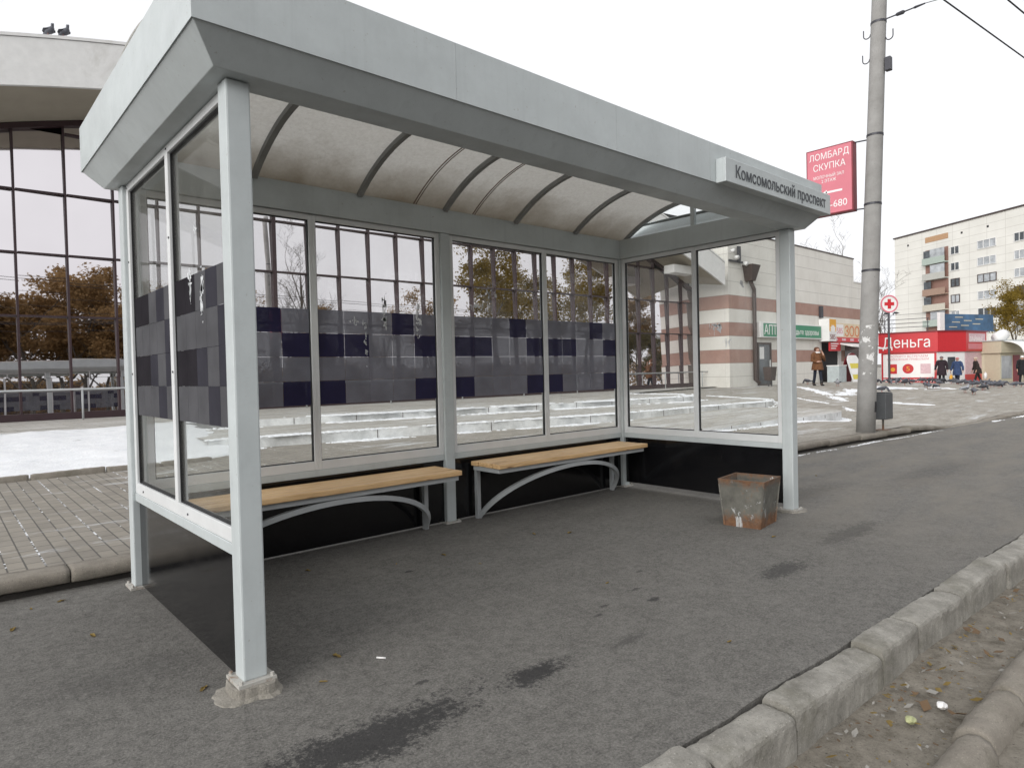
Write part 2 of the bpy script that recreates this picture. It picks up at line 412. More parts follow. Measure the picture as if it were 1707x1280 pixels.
def m_apt():
    t = NT('pale panel wall'); x = t.xyz(); c = t.ramp(t.noise(.3, 5), [(.3, (.62, .61, .57)), (.7, (.70, .69, .65))])
    j = t.math('LESS_THAN', t.math('FRACT', t.math('DIVIDE', x[2], 1.4)), .05); j2 = t.math('LESS_THAN', t.math('FRACT', t.math('DIVIDE', x[1], 2.9)), .02)
    c = t.mix(t.math('MULTIPLY', t.math('MAXIMUM', j, j2), .45), c, (.3, .28, .25))
    return t.done(t.bsdf(c, .85))
APT = m_apt()
WHITE = mat('white plastic', (.74, .74, .73), .45, var=.05)
WHITE2 = mat('white lettering', (.80, .79, .78), .5, var=.02)
RED = mat('signal red', (.52, .022, .03), .4, var=.05)
PINKRED = mat('faded red sign face', (.62, .185, .23), .35, var=.07, scale=1.5)
DKRED = mat('dark red metal', (.20, .02, .03), .5)
GREEN = mat('green sign', (.02, .22, .11), .4, var=.06)
YEL = mat('amber yellow', (.72, .36, .03), .5, var=.06)
YEL2 = mat('lemon yellow', (.62, .52, .06), .5, var=.06)
ORANGE = mat('orange lettering', (.62, .17, .04), .5)
PALEPINK = mat('pale pink poster', (.62, .44, .47), .5, var=.15, scale=8)
DARKIN = mat('dark doorway', (.008, .008, .01), .6)
BROWNM = mat('dark brown metal', (.05, .032, .028), .5)
BLUEB = mat('blue billboard', (.05, .12, .22), .5, var=.5, scale=.8)
BEIGE = mat('beige kiosk panel', (.52, .48, .36), .6, var=.05)
PANE_D = mat('dark window pane', (.07, .08, .09), .12, var=.6, scale=.7)
PANE_L = mat('pale curtained window pane', (.36, .38, .40), .2, var=.35, scale=.9)
WFRAME = mat('white window frame', (.68, .68, .67), .5)
LETTER = mat('dark slate lettering', (.045, .05, .058), .45)
def m_rust():
    t = NT('rusty galvanised sheet'); x = t.xyz(); c = t.ramp(t.noise(9, 6, .7), [(.3, (.085, .083, .072)), (.7, (.18, .175, .152))])
    e = t.math('ADD', t.math('MULTIPLY', t.math('ABSOLUTE', t.math('SUBTRACT', x[2], .22)), 2.9), t.noise(9, 7, .8)); r = t.ramp(e, [(.80, 0), (1.0, .95)])
    rc = t.ramp(t.noise(20, 5, .7), [(.3, (.10, .045, .022)), (.7, (.23, .115, .055))]); c = t.mix(r, c, rc)
    r2 = t.ramp(t.noise(5, 6, .8), [(.58, 0), (.68, .85)]); c = t.mix(r2, c, rc)
    w = t.ramp(t.noise(3.2, 6, .8, mapscale=(1, 1, .8), dist=1.2), [(.575, 0), (.60, 1)]); c = t.mix(w, c, (.48, .49, .49))
    return t.done(t.bsdf(c, .65, .15, t.bump(t.noise(30, 5), .3, .004)))
RUST = m_rust()
def m_polec():
    t = NT('spun concrete pole'); x = t.xyz(); c = t.ramp(t.noise(3, 7, .7), [(.3, (.24, .235, .225)), (.7, (.34, .335, .325))])
    d = t.ramp(t.noise(26, 3, .8), [(.26, .7), (.34, 0)]); c = t.mix(d, c, (.1, .1, .1))
    z = t.math('ABSOLUTE', t.math('SUBTRACT', x[2], 1.45)); k = t.math('SUBTRACT', .42, z); k = t.math('GREATER_THAN', k, 0)
    p = t.ramp(t.noise(9, 4, .65, mapscale=(1, 1, .8)), [(.58, 0), (.60, 1)]); c = t.mix(t.math('MULTIPLY', p, k), c, (.68, .68, .67))
    return t.done(t.bsdf(c, .9, 0, t.bump(t.noise(60, 5), .3, .006)))
POLEM = m_polec()
def m_leaf(name, cols):
    t = NT(name); c = t.ramp(t.noise(1.1, 5, .7), [(.28, cols[0]), (.5, cols[1]), (.72, cols[2])])
    c2 = t.ramp(t.noise(14, 2), [(.3, 0), (.7, 1)]); c = t.mix(.4, c, t.mix(c2, cols[0], cols[2]))
    df = t.n('ShaderNodeBsdfDiffuse'); t.l(c, df.inputs[0]); tl = t.n('ShaderNodeBsdfTranslucent'); t.l(c, tl.inputs[0])
    m = t.n('ShaderNodeMixShader'); m.inputs[0].default_value = .5; t.l(df.outputs[0], m.inputs[1]); t.l(tl.outputs[0], m.inputs[2]); return t.done(m.outputs[0])
LEAF_B = m_leaf('brown autumn foliage', [(.19, .13, .07), (.31, .20, .10), (.44, .29, .13)])
LEAF_Y = m_leaf('yellow birch foliage', [(.14, .10, .02), (.24, .17, .035), (.33, .24, .06)])
LEAF_G = m_leaf('dark green foliage', [(.09, .09, .045), (.16, .14, .065), (.25, .19, .08)])
LEAF_L = m_leaf('dry fallen leaf', [(.22, .15, .05), (.36, .27, .10), (.42, .33, .17)])
BARK = mat('grey bark', (.11, .095, .08), .9, var=.4, scale=9)
WIRE = mat('black cable', (.02, .02, .025), .6)

# ------------------------------------------------------------------ ground
def ss(a, b, x):
    t = min(1, max(0, (x-a)/(b-a))); return t*t*(3-2*t)
KY = [(-30, 2.75), (-14, 2.42), (0, 2.20), (2.5, 2.15), (4.9, 2.10), (6.5, 1.96), (8.65, 1.74), (13.27, 1.38), (16.1, 1.10), (18.5, .93), (40, -.4), (300, -15)]
def kerb_y(x):
    for (x0, y0), (x1, y1) in zip(KY, KY[1:]):
        if x <= x1: return y0+(y1-y0)*(x-x0)/(x1-x0)
    return KY[-1][1]
def kerb_h(x): return .13*(1-ss(12.6, 15.0, x)) + .055*ss(16.0, 16.8, x)
def plaza_z(x, y):
    near = kerb_h(x) - .004 if x < 16 else .05*ss(16, 17, x)
    near -= .14*ss(22, 46, x)
    wall = .42 - .50*ss(32, 46, x)
    k = ss(13.5, 18, x)
    d = y - kerb_y(x)
    a = near + .02*ss(0, 5, d)
    b = near + (wall-near)*ss(1.5, 9.5, d)
    return a + (b-a)*k
struct(MB().add([(-900,-900,-.32),(900,-900,-.32),(900,900,-.32),(-900,900,-.32)], [(0,1,2,3)]).build('ground', m_conc('bare ground', (.12, .11, .09), (.18, .165, .14))))
struct(MB().add([(-300,-17,-.235),(300,-17,-.235),(300,-2.06,-.235),(-300,-2.06,-.235)], [(0,1,2,3)]).build('road', ROADM))
# the asphalt of the stop: a sheet whose front edge is ragged against the kerb
def front_y(x): return -1.425 - .034*(x-.8)
b = MB(); xs = [-30+.1*i for i in range(0, 960)]
pts = []
for x in xs:
    yf = front_y(x) + .016*noise.noise(Vector((x*2.1, 0, 0))) + .014*noise.noise(Vector((x*9, 3, 0)))
    pts.append((x, yf))
base = []
for i, (x, yf) in enumerate(pts): b.v += [(x, yf, -.30), (x, yf, -.004), (x, yf+.02, 0), (x, max(kerb_y(x)+.06, yf+.1), 0)]
for i in range(len(pts)-1):
    for k in range(3): b.f.append([4*i+k, 4*i+4+k, 4*i+5+k, 4*i+1+k]); b.m.append(0)
struct(b.build('asphalt_pavement', ASPH))
# gutter between the two kerbs
b = MB(); xs = [-12+.06*i for i in range(0, 700)]; ys = [-2.2+.05*i for i in range(0, 15)]
b.grid(xs, ys, lambda x, y: (x, y-.034*(x-.8), -.165 + .03*abs((y+1.80))*1.2 + .012*noise.noise(Vector((x*4, y*4, 0))) + .02*noise.noise(Vector((x*.8, y*.8, 5)))))
struct(b.build('gutter_strip', GUTTER, smooth=True))

def kerb_run(name, material, yfun, stones, prof, zfun=lambda x: 0, amp=.008, seed=0):
    """stones laid end to end; prof = cross-section (dy, dz) listed around the stone"""
    b = MB(); rnd = random.Random(seed)
    for (x0, x1) in stones:
        n = max(6, int((x1-x0)/.025)); dy = rnd.uniform(-.010, .010); dz = rnd.uniform(-.010, .008); tilt = rnd.uniform(-.012, .012); yaw = rnd.uniform(-.012, .012)
        rings = []
        for i in range(n+1):
            t = i/n; x = x0+(x1-x0)*t
            e = min(t, 1-t)*(x1-x0); rd = .045*max(0, 1-e/.03)**2            # slightly worn ends
            ring = []
            cy = sum(p[0] for p in prof)/len(prof); cz = sum(p[1] for p in prof)/len(prof)
            for (py, pz) in prof:
                q = Vector((x*5+seed, py*14, pz*14)); k = noise.noise(Vector((x*2.2+seed, py*9, pz*9)))*amp*.55 + noise.noise(q*4)*amp*.45 + noise.noise(q*11)*amp*.22
                yy = cy+(py-cy)*(1-rd*1.6); z2 = cz+(pz-cz)*(1-rd*1.2)
                ring.append((x, yfun(x)+yy+dy+yaw*(t-.5)+k, zfun(x)+z2+dz+tilt*(t-.5)*2+k))
            rings.append(ring)
        b.rings(rings)
    return struct(b.build(name, material, smooth=name != 'kerb' or seed != 11))
def stones_from(edges, gap=.012): return [(a+gap*.5, c-gap*.5) for a, c in zip(edges, edges[1:])]
rnd = random.Random(3)
ed = [-3.2, -2.3, -1.4, -.5, .35, .98, 1.485, 2.28, 2.74, 3.38, 4.26, 5.1]
while ed[-1] < 34: ed.append(ed[-1]+rnd.uniform(.75, 1.0))
prof = [(-.156,-.30),(-.157,-.16),(-.156,-.06),(-.155,-.03),(-.153,-.018),(-.147,-.006),(-.137,.001),(-.122,.005),(-.09,.008),(-.05,.010),(-.018,.008),(-.006,0),(-.003,-.03),(-.004,-.30)]
kerb_run('kerb', KERB, lambda x: front_y(x)-.002, stones_from(ed, .022), prof, amp=.009, seed=11)
ed = [-1.0, .3, 1.15, 1.62, 1.98, 2.45, 3.0, 3.6]
while ed[-1] < 24: ed.append(ed[-1]+rnd.uniform(.6, .9))
prof = [(-.155,-.36),(-.157,-.21),(-.148,-.165),(-.125,-.125),(-.085,-.108),(-.045,-.115),(-.014,-.145),(0,-.19),(0,-.36)]
kerb_run('kerb', KERB2, lambda x: -1.975-.008*(x-1.6), stones_from(ed, .018), prof, zfun=lambda x: .035, amp=.010, seed=23)
ed = [-14.0]
while ed[-1] < 40: ed.append(ed[-1]+rnd.uniform(.92, 1.04))
prof = [(.02,-.085),(.004,-.075),(-.002,-.03),(.008,-.006),(.03,.002),(.12,.003),(.19,.002),(.20,-.09)]
kerb_run('kerb', KERB2, kerb_y, stones_from(ed, .008), prof, zfun=kerb_h, amp=.006, seed=31)
# backing filler under the rear kerb, coloured near-black to stand for the gap's shade
struct(MB().rings([[(x, kerb_y(x)+.05, -.05), (x, kerb_y(x)+.05, kerb_h(x)-.05), (x, kerb_y(x)+.2, kerb_h(x)-.05), (x, kerb_y(x)+.2, -.05)] for x in [-14+.5*i for i in range(109)]]).build('kerb_gap_filler', m_conc('shade-dark kerb filler', (.02, .018, .016), (.045, .04, .035))))

ysn = [0, .12, .3, .6, 1, 1.5, 2, 3, 4, 5, 6, 7, 8, 9, 10, 12, 15, 20, 30, 60, 110]
xsn = [-20+.5*i for i in range(0, 101)] + [32, 34, 36, 38, 40, 43, 46, 50, 56, 64, 75, 90, 120, 160, 220]
struct(MB().grid(xsn, ysn, lambda x, d: (x, kerb_y(min(x, 40))+.19+d, plaza_z(x, kerb_y(min(x, 40))+.19+d))).build('plaza', PAVE, smooth=True))

# terraces of low whitewashed steps between plaza and market hall
def smooth_poly(pts, n=6, closed=False):
    out = []
    for i in range(len(pts)-1):
        p0 = Vector(pts[max(0, i-1)]); p1 = Vector(pts[i]); p2 = Vector(pts[i+1]); p3 = Vector(pts[min(len(pts)-1, i+2)])
        for k in range(n):
            t = k/n; out.append(tuple(.5*((2*p1)+(p2-p0)*t+(2*p0-5*p1+4*p2-p3)*t*t+(3*p1-p0-3*p2+p3)*t**3)))
    out.append(tuple(pts[-1])); return out
A = smooth_poly([(2.4, 8.45), (6.3, 7.7), (10.9, 6.75), (14.5, 6.5), (16.6, 6.3), (17.7, 6.8), (18.1, 7.8), (17.9, 9.2)])
B = smooth_poly([(-16, 11.55), (2.2, 11.35), (4.1, 10.75), (7.9, 9.95), (13.7, 8.85), (15.8, 8.4), (16.8, 8.9), (17.2, 10.0), (17.3, 12.0)])
Cc = smooth_poly([(8.6, 4.9), (9.3, 4.05), (11, 3.75), (13, 3.6), (14.5, 3.58), (15.3, 3.85), (15.6, 4.6), (15.5, 6.6)])
def terrace(front, back, zt, ztop=None):
    poly = list(front)+back; b = MB(); n = len(poly)
    top = [(x, y, ztop(x, y) if ztop else zt) for x, y in poly]
    b.add(top, [tuple(range(n))], 0)
    for i in range(len(front)-1):
        (x0, y0), (x1, y1) = front[i], front[i+1]
        b.add([(x0,y0,-.1),(x1,y1,-.1),top[i+1],top[i]], [(0,1,2,3)], 1)
    # nosing stones with open joints
    return b
tA = terrace(A, [(17.5, 12), (2.4, 12)], .32); tB = terrace(B, [(17.3, 15.5), (-16, 15.5)], .46)
tC = terrace(Cc, [(9, 7.6)], .21, lambda x, y: .135+.085*ss(8.6, 11.5, x))
for tt in (tA, tB, tC): struct(tt.build('steps', [PAVE2, RISER]))
def joints(front, z0, z1, step=1.25):
    b = MB(); acc = 0; nx = .6
    for p, q in zip(front, front[1:]):
        p = Vector(p); q = Vector(q); L = (q-p).length
        while nx < acc+L:
            c = p+(q-p)*((nx-acc)/L); d = (q-p).normalized(); nrm = Vector((d.y, -d.x))
            b.bar((*(c+nrm*.001), z0), (*(c+nrm*.001), z1), .012, .006, up=(nrm.x, nrm.y, 0)); nx += step*random.uniform(.8, 1.2)
        acc += L
    return b
b = joints(A, .14, .315); b2 = joints(B, .33, .455, 1.3); b3 = joints(Cc, .13, .2, .8)
for q in (b2, b3): b.add(q.v, q.f)
struct(b.build('step_joints', BROWNM))
# plinth ground in front of the market hall
struct(MB().add([(-16,11.9,.464),(17.25,11.9,.464),(26,13.0,.464),(26,14.9,.47),(-16,16.2,.50)], [(0,1,2,3,4)]).build('walkway', PAVE2))

def snow_strip(name, line, w0, zf, h=.02, seed=0):
    """thin leftover snow: many small flattened clumps gathered along a line, denser in places"""
    rd = random.Random(seed); pts = [Vector(p) for p in smooth_poly(line, 8)]; b = MB()
    seg = [(q-p).length for p, q in zip(pts, pts[1:])]; tot = sum(seg); d = 0; step = max(.012, w0*.10)
    while d < tot:
        a = d; k = 0
        while k < len(seg)-1 and a > seg[k]: a -= seg[k]; k += 1
        c = pts[k].lerp(pts[k+1], min(1, a/max(seg[k], 1e-6))); t = (pts[k+1]-pts[k]).normalized(); nn = Vector((t.y, -t.x))
        dens = .55+1.5*noise.noise(Vector((c.x*.9+seed, c.y*.9, seed)))+.7*noise.noise(Vector((c.x*4, c.y*4, seed+3)))
        for _ in range(4):
            if rd.random() > dens: continue
            q = c+nn*rd.gauss(0, w0*.30)+t*rd.uniform(-step, step); r = w0*rd.uniform(.04, .19)*(1.5 if dens > .9 else 1); m = rd.randint(6, 8); z = zf(q.x, q.y); a0 = rd.uniform(0, 6); e = rd.uniform(1.0, 2.2)
            ring = [(q+t*math.cos(a0+u*6.283/m)*r*e*rd.uniform(.7, 1.2)+nn*math.sin(a0+u*6.283/m)*r*rd.uniform(.7, 1.2)) for u in range(m)]
            b.add([(x.x, x.y, z-.004) for x in ring]+[(q.x+(x.x-q.x)*.6, q.y+(x.y-q.y)*.6, z+min(h, r*.5)*rd.uniform(.5, 1)) for x in ring], [(u, (u+1) % m, m+(u+1) % m, m+u) for u in range(m)]+[tuple(range(m, 2*m))])
        d += step
    return struct(b.build(name, SNOW, smooth=True))
offs = lambda P, d: [(x, y+d) for x, y in P[::6]]
snow_strip('snow', offs(A, -.12), .2, plaza_z, .03, 1)
snow_strip('snow', offs(A, .1)[:-1], .22, lambda x, y: .32, .02, 2)
snow_strip('snow', offs(B, -.2)[1:], .3, lambda x, y: .32, .03, 3)
snow_strip('snow', offs(B, .15)[1:], .4, lambda x, y: .46, .02, 4)
snow_strip('snow', offs(Cc, -.1), .16, plaza_z, .02, 5)
snow_strip('snow', [(x, kerb_y(x)-.10+.02*math.sin(x*3)) for x in (5.2, 6, 7, 8, 9, 10, 11, 12, 13, 13.6)], .055, lambda x, y: 0, .015, 6)
snow_strip('snow', [(x, kerb_y(x)-.08) for x in (16.2, 17.5, 19, 21)], .08, lambda x, y: 0, .015, 7)
snow_strip('snow', [(26.0, 9.9), (22.8, 7.5), (20, 5.6)], .28, plaza_z, .015, 8)
snow_strip('snow', [(19.6, 6.9), (18.4, 5.2), (17, 4.2)], .16, plaza_z, .012, 9)
snow_strip('snow', [(27.7, 7.4), (28.5, 6.4), (30.5, 5.8)], 1.1, plaza_z, .03, 10)
snow_strip('snow', [(20.8, 4.8), (20.6, 4.2), (20.8, 3.4)], .4, plaza_z, .012, 12)
snow_strip('snow', [(22, 6.6), (23.5, 6.9), (26, 7.6)], .5, plaza_z, .012, 13)
# snow bank on the left
def bank(x, y):
    v = (y-7.14)/4.3; z = .15+.30*ss(-.05, 1.0, v)
    z += .03*noise.noise(Vector((x*1.4, y*1.4, 1)))+.018*noise.noise(Vector((x*5, y*5, 4)))
    return z*1.0 + .03*min(1, max(0, v*6))
b = MB(); nx, ny = 190, 60
def bankp(i, j):
    x = -16+i*(18.9/nx)
    ed = .12*noise.noise(Vector((x*.8, 0, 3)))+.05*noise.noise(Vector((x*3, 0, 3))); y0 = 7.2+ed*.6+(.5*ss(1.6, 2.9, x)); y1 = 11.25+ed*1.5
    x2 = x + (0 if i < nx-20 else .15*noise.noise(Vector((j*.3, 0, 0))))
    y = y0+(y1-y0)*j/ny; edge = min(j, ny-j, (nx-i)*.7)
    return (x2, y, bank(x2, y)-(.07*max(0, 1-edge/2.5)))
for j in range(ny+1):
    for i in range(nx+1): b.v.append(bankp(i, j))
for j in range(ny):
    for i in range(nx): b.f.append([j*(nx+1)+i, j*(nx+1)+i+1, (j+1)*(nx+1)+i+1, (j+1)*(nx+1)+i]); b.m.append(0)
struct(b.build('snow_bank', SNOW, smooth=True))
ed = [-16.0]
while ed[-1] < 1.9: ed.append(ed[-1]+rnd.uniform(.5, 1.0))
kerb_run('kerb', KERB2, lambda x: 7.06+.02*math.sin(x)+.25*ss(1.2, 3, x), stones_from(ed, .02), [(-.04,-.2),(-.045,.05),(-.035,.062),(.03,.062),(.04,.05),(.04,-.2)], zfun=lambda x: .15, amp=.008, seed=41)

# ------------------------------------------------------------------ bus shelter
L, D, ZT, W = 4.958, 2.033, 2.537, .10
SH = thing('bus_shelter', 'grey steel bus shelter with glazed sides, curved frosted roof and black lower panels', 'bus shelter')
def post(x0, y0, zb=0.012):
    p = MB().box(x0, x0+W, y0, y0+W, zb, ZT).build('post', PAINT, SH, bevel=.008)
    pl = MB().box(x0-.028, x0+W+.028, y0-.028, y0+W+.028, zb-.012, zb+.002)
    for ax in (-.014, W+.014):
        for ay in (-.014, W+.014): pl.tube([(x0+ax, y0+ay, zb), (x0+ax, y0+ay, zb+.016)], .008, 6)
    pl.build('base_plate', mat('rust spotted plate', (.42, .41, .38), .6, dirt=(.22, .13, .08), dscale=20) if 'rust spotted plate' not in bpy.data.materials else bpy.data.materials['rust spotted plate'], p)
post(0, 0, .062); post(0, D-W); post(L-W, 0); post(L-W, D-W); post(L/2-W/2, D-W)
# rough mortar footing under the front corner post
b = MB(); rings = []
for k, (z, g) in enumerate([(-.02, .065), (.003, .04), (.012, .022), (.045, .016), (.0495, .011)]):
    ring = []
    for t in range(64):
        a = t*2*math.pi/64; c, s_ = math.cos(a), math.sin(a); m_ = max(abs(c), abs(s_)); mm_ = (abs(c)**5+abs(s_)**5)**.2; r = .5*(W+.06)/mm_+g*(.75+.9*noise.noise(Vector((c*1.1, s_*1.1, 3)))+.25*noise.noise(Vector((c*5, s_*5, z*9))))+(.045*max(0, -c)**2 if k < 2 else 0)
        ring.append((W/2+c*r, W/2+s_*r, z+.006*noise.noise(Vector((c*5, s_*5, k)))))
    rings.append(ring)
b.rings(rings).build('footing', CONC, SH)
b = MB(); rings = []
for k, (z, g) in enumerate([(-.02, .05), (.004, .03), (.009, .02)]):
    rings.append([(L-W/2+math.cos(t*math.pi/10)*(.12+g+.04*noise.noise(Vector((math.cos(t*.3)*3, math.sin(t*.3)*3, k)))), W/2+math.sin(t*math.pi/10)*(.10+g+.03*noise.noise(Vector((t*.7, 1, k)))), z) for t in range(20)])
b.rings(rings).build('footing', CONC, SH)
def ring_sweep(b, prof, m=0):
    def P(e, z): return [(-e, -e, z), (L+e, -e, z), (L+e, D+e, z), (-e, D+e, z)]
    n = len(prof); base = len(b.v)
    for e, z in prof: b.v += P(e, z)
    for i in range(n):
        j = (i+1) % n
        for k in range(4):
            q = (k+1) % 4; b.f.append([base+4*i+k, base+4*i+q, base+4*j+q, base+4*j+k]); b.m.append(m)
    return b
ring_sweep(MB(), [(-.10, 2.539), (.064, 2.539), (.1655, 2.653), (.12, 2.90), (.05, 2.80), (-.02, 2.752), (-.10, 2.745)]).build('roof_beam', PAINT, SH, bevel=.003)
ring_sweep(MB(), [(.167, 2.651), (.171, 2.651), (.171, 2.930), (.118, 2.930), (.118, 2.924), (.167, 2.924)]).build('fascia', PAINT, SH)
for x in (1.04, 2.26, 3.3): MB().box(x-.0015, x+.0015, -.1722, -.1705, 2.655, 2.928).build('fascia_joint', PAINT_D, SH)
# curved roof: ribs and sheets
ARC_R = None
c_half = (D-2*W)/2; sag = .30; rr = (c_half**2+sag**2)/(2*sag); yc = D/2; zc = 2.745+sag-rr; amax = math.asin(c_half/rr)
def arc(r, n=20, a0=None): 
    a = a0 or amax; return [(yc+r*math.sin(-a+2*a*i/n), zc+r*math.cos(-a+2*a*i/n)) for i in range(n+1)]
def arcbar(x0, x1, r0, r1, a=None):
    b = MB(); lo = arc(r0, 24, a); hi = arc(r1, 24, a)
    return b.rings([[(x0, l[0], l[1]), (x1, l[0], l[1]), (x1, h[0], h[1]), (x0, h[0], h[1])] for l, h in zip(lo, hi)])
for k in range(7):
    x = min(max(k*L/6, .03), L-.03); w = .02
    arcbar(x-w, x+w, rr-.03, rr+.004).build('roof_rib', PAINT_RIB, SH)
for k in range(6):
    arcbar(k*L/6+(.002 if k else -.12), (k+1)*L/6-.002, rr+.006, rr+.016, amax*1.05).build('roof_sheet', POLY, SH, smooth=False)
for x in (2.17, 2.80):
    arcbar(x-.012, x-.004, rr+.001, rr+.0055).build('sheet_joint', SEAM, SH); arcbar(x+.012, x+.018, rr+.001, rr+.0055).build('sheet_joint', SEAM, SH)
# gable glass over the end beams
for x in (.05, L-.05):
    top = arc(rr-.03, 24); poly = [(p, q) for p, q in top if q > 2.76]
    b = MB(); n = len(poly)
    b.add([(x-.003, p, q) for p, q in poly]+[(x+.003, p, q) for p, q in poly], [tuple(range(n)), tuple(range(n, 2*n))[::-1]]+[(i, (i+1) % n, n+(i+1) % n, n+i) for i in range(n)])
    g = b.build('gable_glass', GLASS, SH)
    MB().box(x-.02, x+.02, yc-.022, yc+.022, 2.747, zc+rr-.03).build('gable_mullion', PAINT, SH)

PATTERN = ["gggNg", "NNggN", "ggggg", "NgggN"]
PATTERN_L = ["NNgDg", "ggggD", "NNDgD", "gggDg"]
def window(fr, u0, u1, film=None, z0=.607, z1=2.536, bl=.045, br=.03, filmside=1, residue=()):
    """glazed frame on face fr (u to the right, d towards the viewer)"""
    b = MB(); h = .026
    fr.box(b, u0, u0+bl, z0, z1, -h, h); fr.box(b, u1-br, u1, z0, z1, -h, h)
    fr.box(b, u0+bl, u1-br, z0, z0+.066, -h, h); fr.box(b, u0+bl, u1-br, z1-.042, z1, -h, h)
    f = b.build('window_frame', ALU, SH, bevel=.003)
    if film is PATTERN_L:
        for zz_ in (z0+.03, z0+.75, z0+1.45, z1-.02):
            sc_ = fr.p(u0+bl*.5 if zz_ not in (z0+.03,) else u0+.2, zz_, h); MB().tube([sc_, sc_+fr.n*.004], .006, 8).build('screw', BRACKET, f)
    g = MB(); k = .007
    for a0, a1, c0, c1 in ((u0+bl, u0+bl+k, z0+.066, z1-.042), (u1-br-k, u1-br, z0+.066, z1-.042), (u0+bl+k, u1-br-k, z0+.066, z0+.066+k), (u0+bl+k, u1-br-k, z1-.042-k, z1-.042)):
        fr.box(g, a0, a1, c0, c1, -.012, .012)
    g.build('gasket', GASK, f)
    fr.box(MB(), u0+bl+k, u1-br-k, z0+.066+k, z1-.042-k, -.003, .003).build('glass_pane', GLASS, f)
    if film:
        b = MB(); a, c = u0+bl+k+.001, u1-br-k-.001; tw = (c-a)/5; zz = 1.826; th = .1815
        d = .006*filmside; 
        for r, row in enumerate(film):
            for q, ch in enumerate(row):
                fr.box(b, a+q*tw+.001, a+(q+1)*tw-.001, zz-(r+1)*th+.001, zz-r*th-.001, min(d, d+.001*filmside), max(d, d+.001*filmside), {'g': 0, 'N': 1, 'D': 2}[ch])
        b.build('patterned_film', FILM_L if film is PATTERN_L else [FILM_G, FILM_N, FILM_GD], f)
    if residue:
        dd = .0085
        for (ru, rz, w, hh, n) in residue:
            b = MB()
            for i in range(n):
                cu, cz = ru+random.gauss(0, w*.4), rz+random.gauss(0, hh*.4); r = random.uniform(.004, .02); m_ = random.randint(5, 8)
                ang = sorted(random.uniform(0, 6.283) for _ in range(m_)); sx = random.choice((.3, .5, 1, 2)); sz = random.choice((.6, 1, 2, 3))
                P = [fr.p(cu+math.cos(t)*r*sx*random.uniform(.5, 1), cz+math.sin(t)*r*sz*random.uniform(.5, 1), dd) for t in ang]
                Q = [p+fr.n*.0012 for p in P]; b.add(P+Q, [tuple(range(m_))[::-1], tuple(range(m_, 2*m_))]+[(i_, (i_+1) % m_, m_+(i_+1) % m_, m_+i_) for i_ in range(m_)])
            b.build('torn_tape', TAPE, f)['kind'] = 'stuff'
    return f
BK = FR((0, 1.983), (1, 0)); RT = FR((L-.05, D), (0, -1)); LF = FR((.05, D), (0, -1))
window(BK, .10, 1.262, PATTERN, br=.028)
window(BK, 1.262, L/2-.05, PATTERN, bl=.028, br=.045, residue=((1.88, 1.84, .03, .2, 34), (2.2, 1.75, .03, .22, 22), (1.70, 1.58, .01, .25, 16), (1.62, 1.74, .12, .02, 14)))
window(BK, L/2+.05, 3.71, PATTERN, br=.028, residue=((2.95, 2.02, .18, .12, 26), (2.85, 1.93, .2, .05, 14)))
window(BK, 3.71, L-W, PATTERN, bl=.028, br=.045)
# end walls: u runs from the back post (u=.1) to the front post
for F, film in ((LF, PATTERN_L), (RT, None)):
    window(F, .10, D/2+.01, film, br=.026, filmside=1)
    window(F, D/2+.01, D-W, film, bl=.026, br=.045, filmside=1, residue=(((1.32, 1.78, .02, .14, 18), (1.5, 1.74, .03, .16, 22), (1.42, 2.05, .05, .05, 6)) if film else ((1.25, 1.70, .10, .08, 20), (1.40, 1.56, .06, .03, 12), (1.55, 2.10, .03, .05, 6))))
for F, u0, u1 in ((BK, .10, L/2-.05), (BK, L/2+.05, L-W), (LF, .10, D-W), (RT, .10, D-W)):
    F.box(MB(), u0+.001, u1-.001, .556, .606, -.03, .03).build('rail', PAINT, SH, bevel=.004)
    F.box(MB(), u0+.001, u1-.001, .014 if F is not RT else .055, .555, -.008, .008).build('lower_panel', BLACKP, SH)
# stop name board on the front fascia
NB = MB().box(3.375, 5.115, -.252, -.1725, 2.645, 2.818).build('name_board', PAINT, SH, bevel=.004)
FRN = FR((3.375, -.2525), (1, 0))
text('lettering', 'Комсомольский проспект', .135, LETTER, NB, FRN.mat(.135, 2.690, .001), 1.50, .0006, .003, sy=.95)
# benches
def bench(x0, label):
    t = thing('bench', label, 'bench', (x0, 1.5, 0), 0, 'benches inside the shelter')
    n = 4; w = .40/n
    for i in range(n): MB().box(-.0+random.uniform(-.008, .008), 2.05+random.uniform(-.008, .008), i*w+.003, (i+1)*w-.003, .487+random.uniform(-.0015, .0015), .527).build('slat', WOOD, t, bevel=.006)
    b = MB().box(.02, 2.03, .035, .075, .445, .485).box(.02, 2.03, .35, .39, .445, .485).box(.02, .06, .076, .349, .445, .485).box(1.99, 2.03, .076, .349, .445, .485).box(.98, 1.02, .076, .349, .4455, .485)
    b.build('seat_frame', PAINT_D, t, bevel=.003)
    for x in (.08, 1.95): MB().box(x-.02, x+.02, .391, .431, .0, .484).build('leg', PAINT_D, t, bevel=.003)
    pts = [(1.015-.925*math.cos(math.pi*q/32), .405-.35*math.sin(math.pi*q/32), .012+.412*math.sin(math.pi*q/32)) for q in range(33)]
    MB().tube(pts, .026, 4).build('arch_brace', PAINT_D, t)
    return t
bench(.235, 'slatted wooden bench on grey arched frame, nearer the big front corner post')
bench(2.675, 'slatted wooden bench on grey arched frame, in the far corner of the shelter')

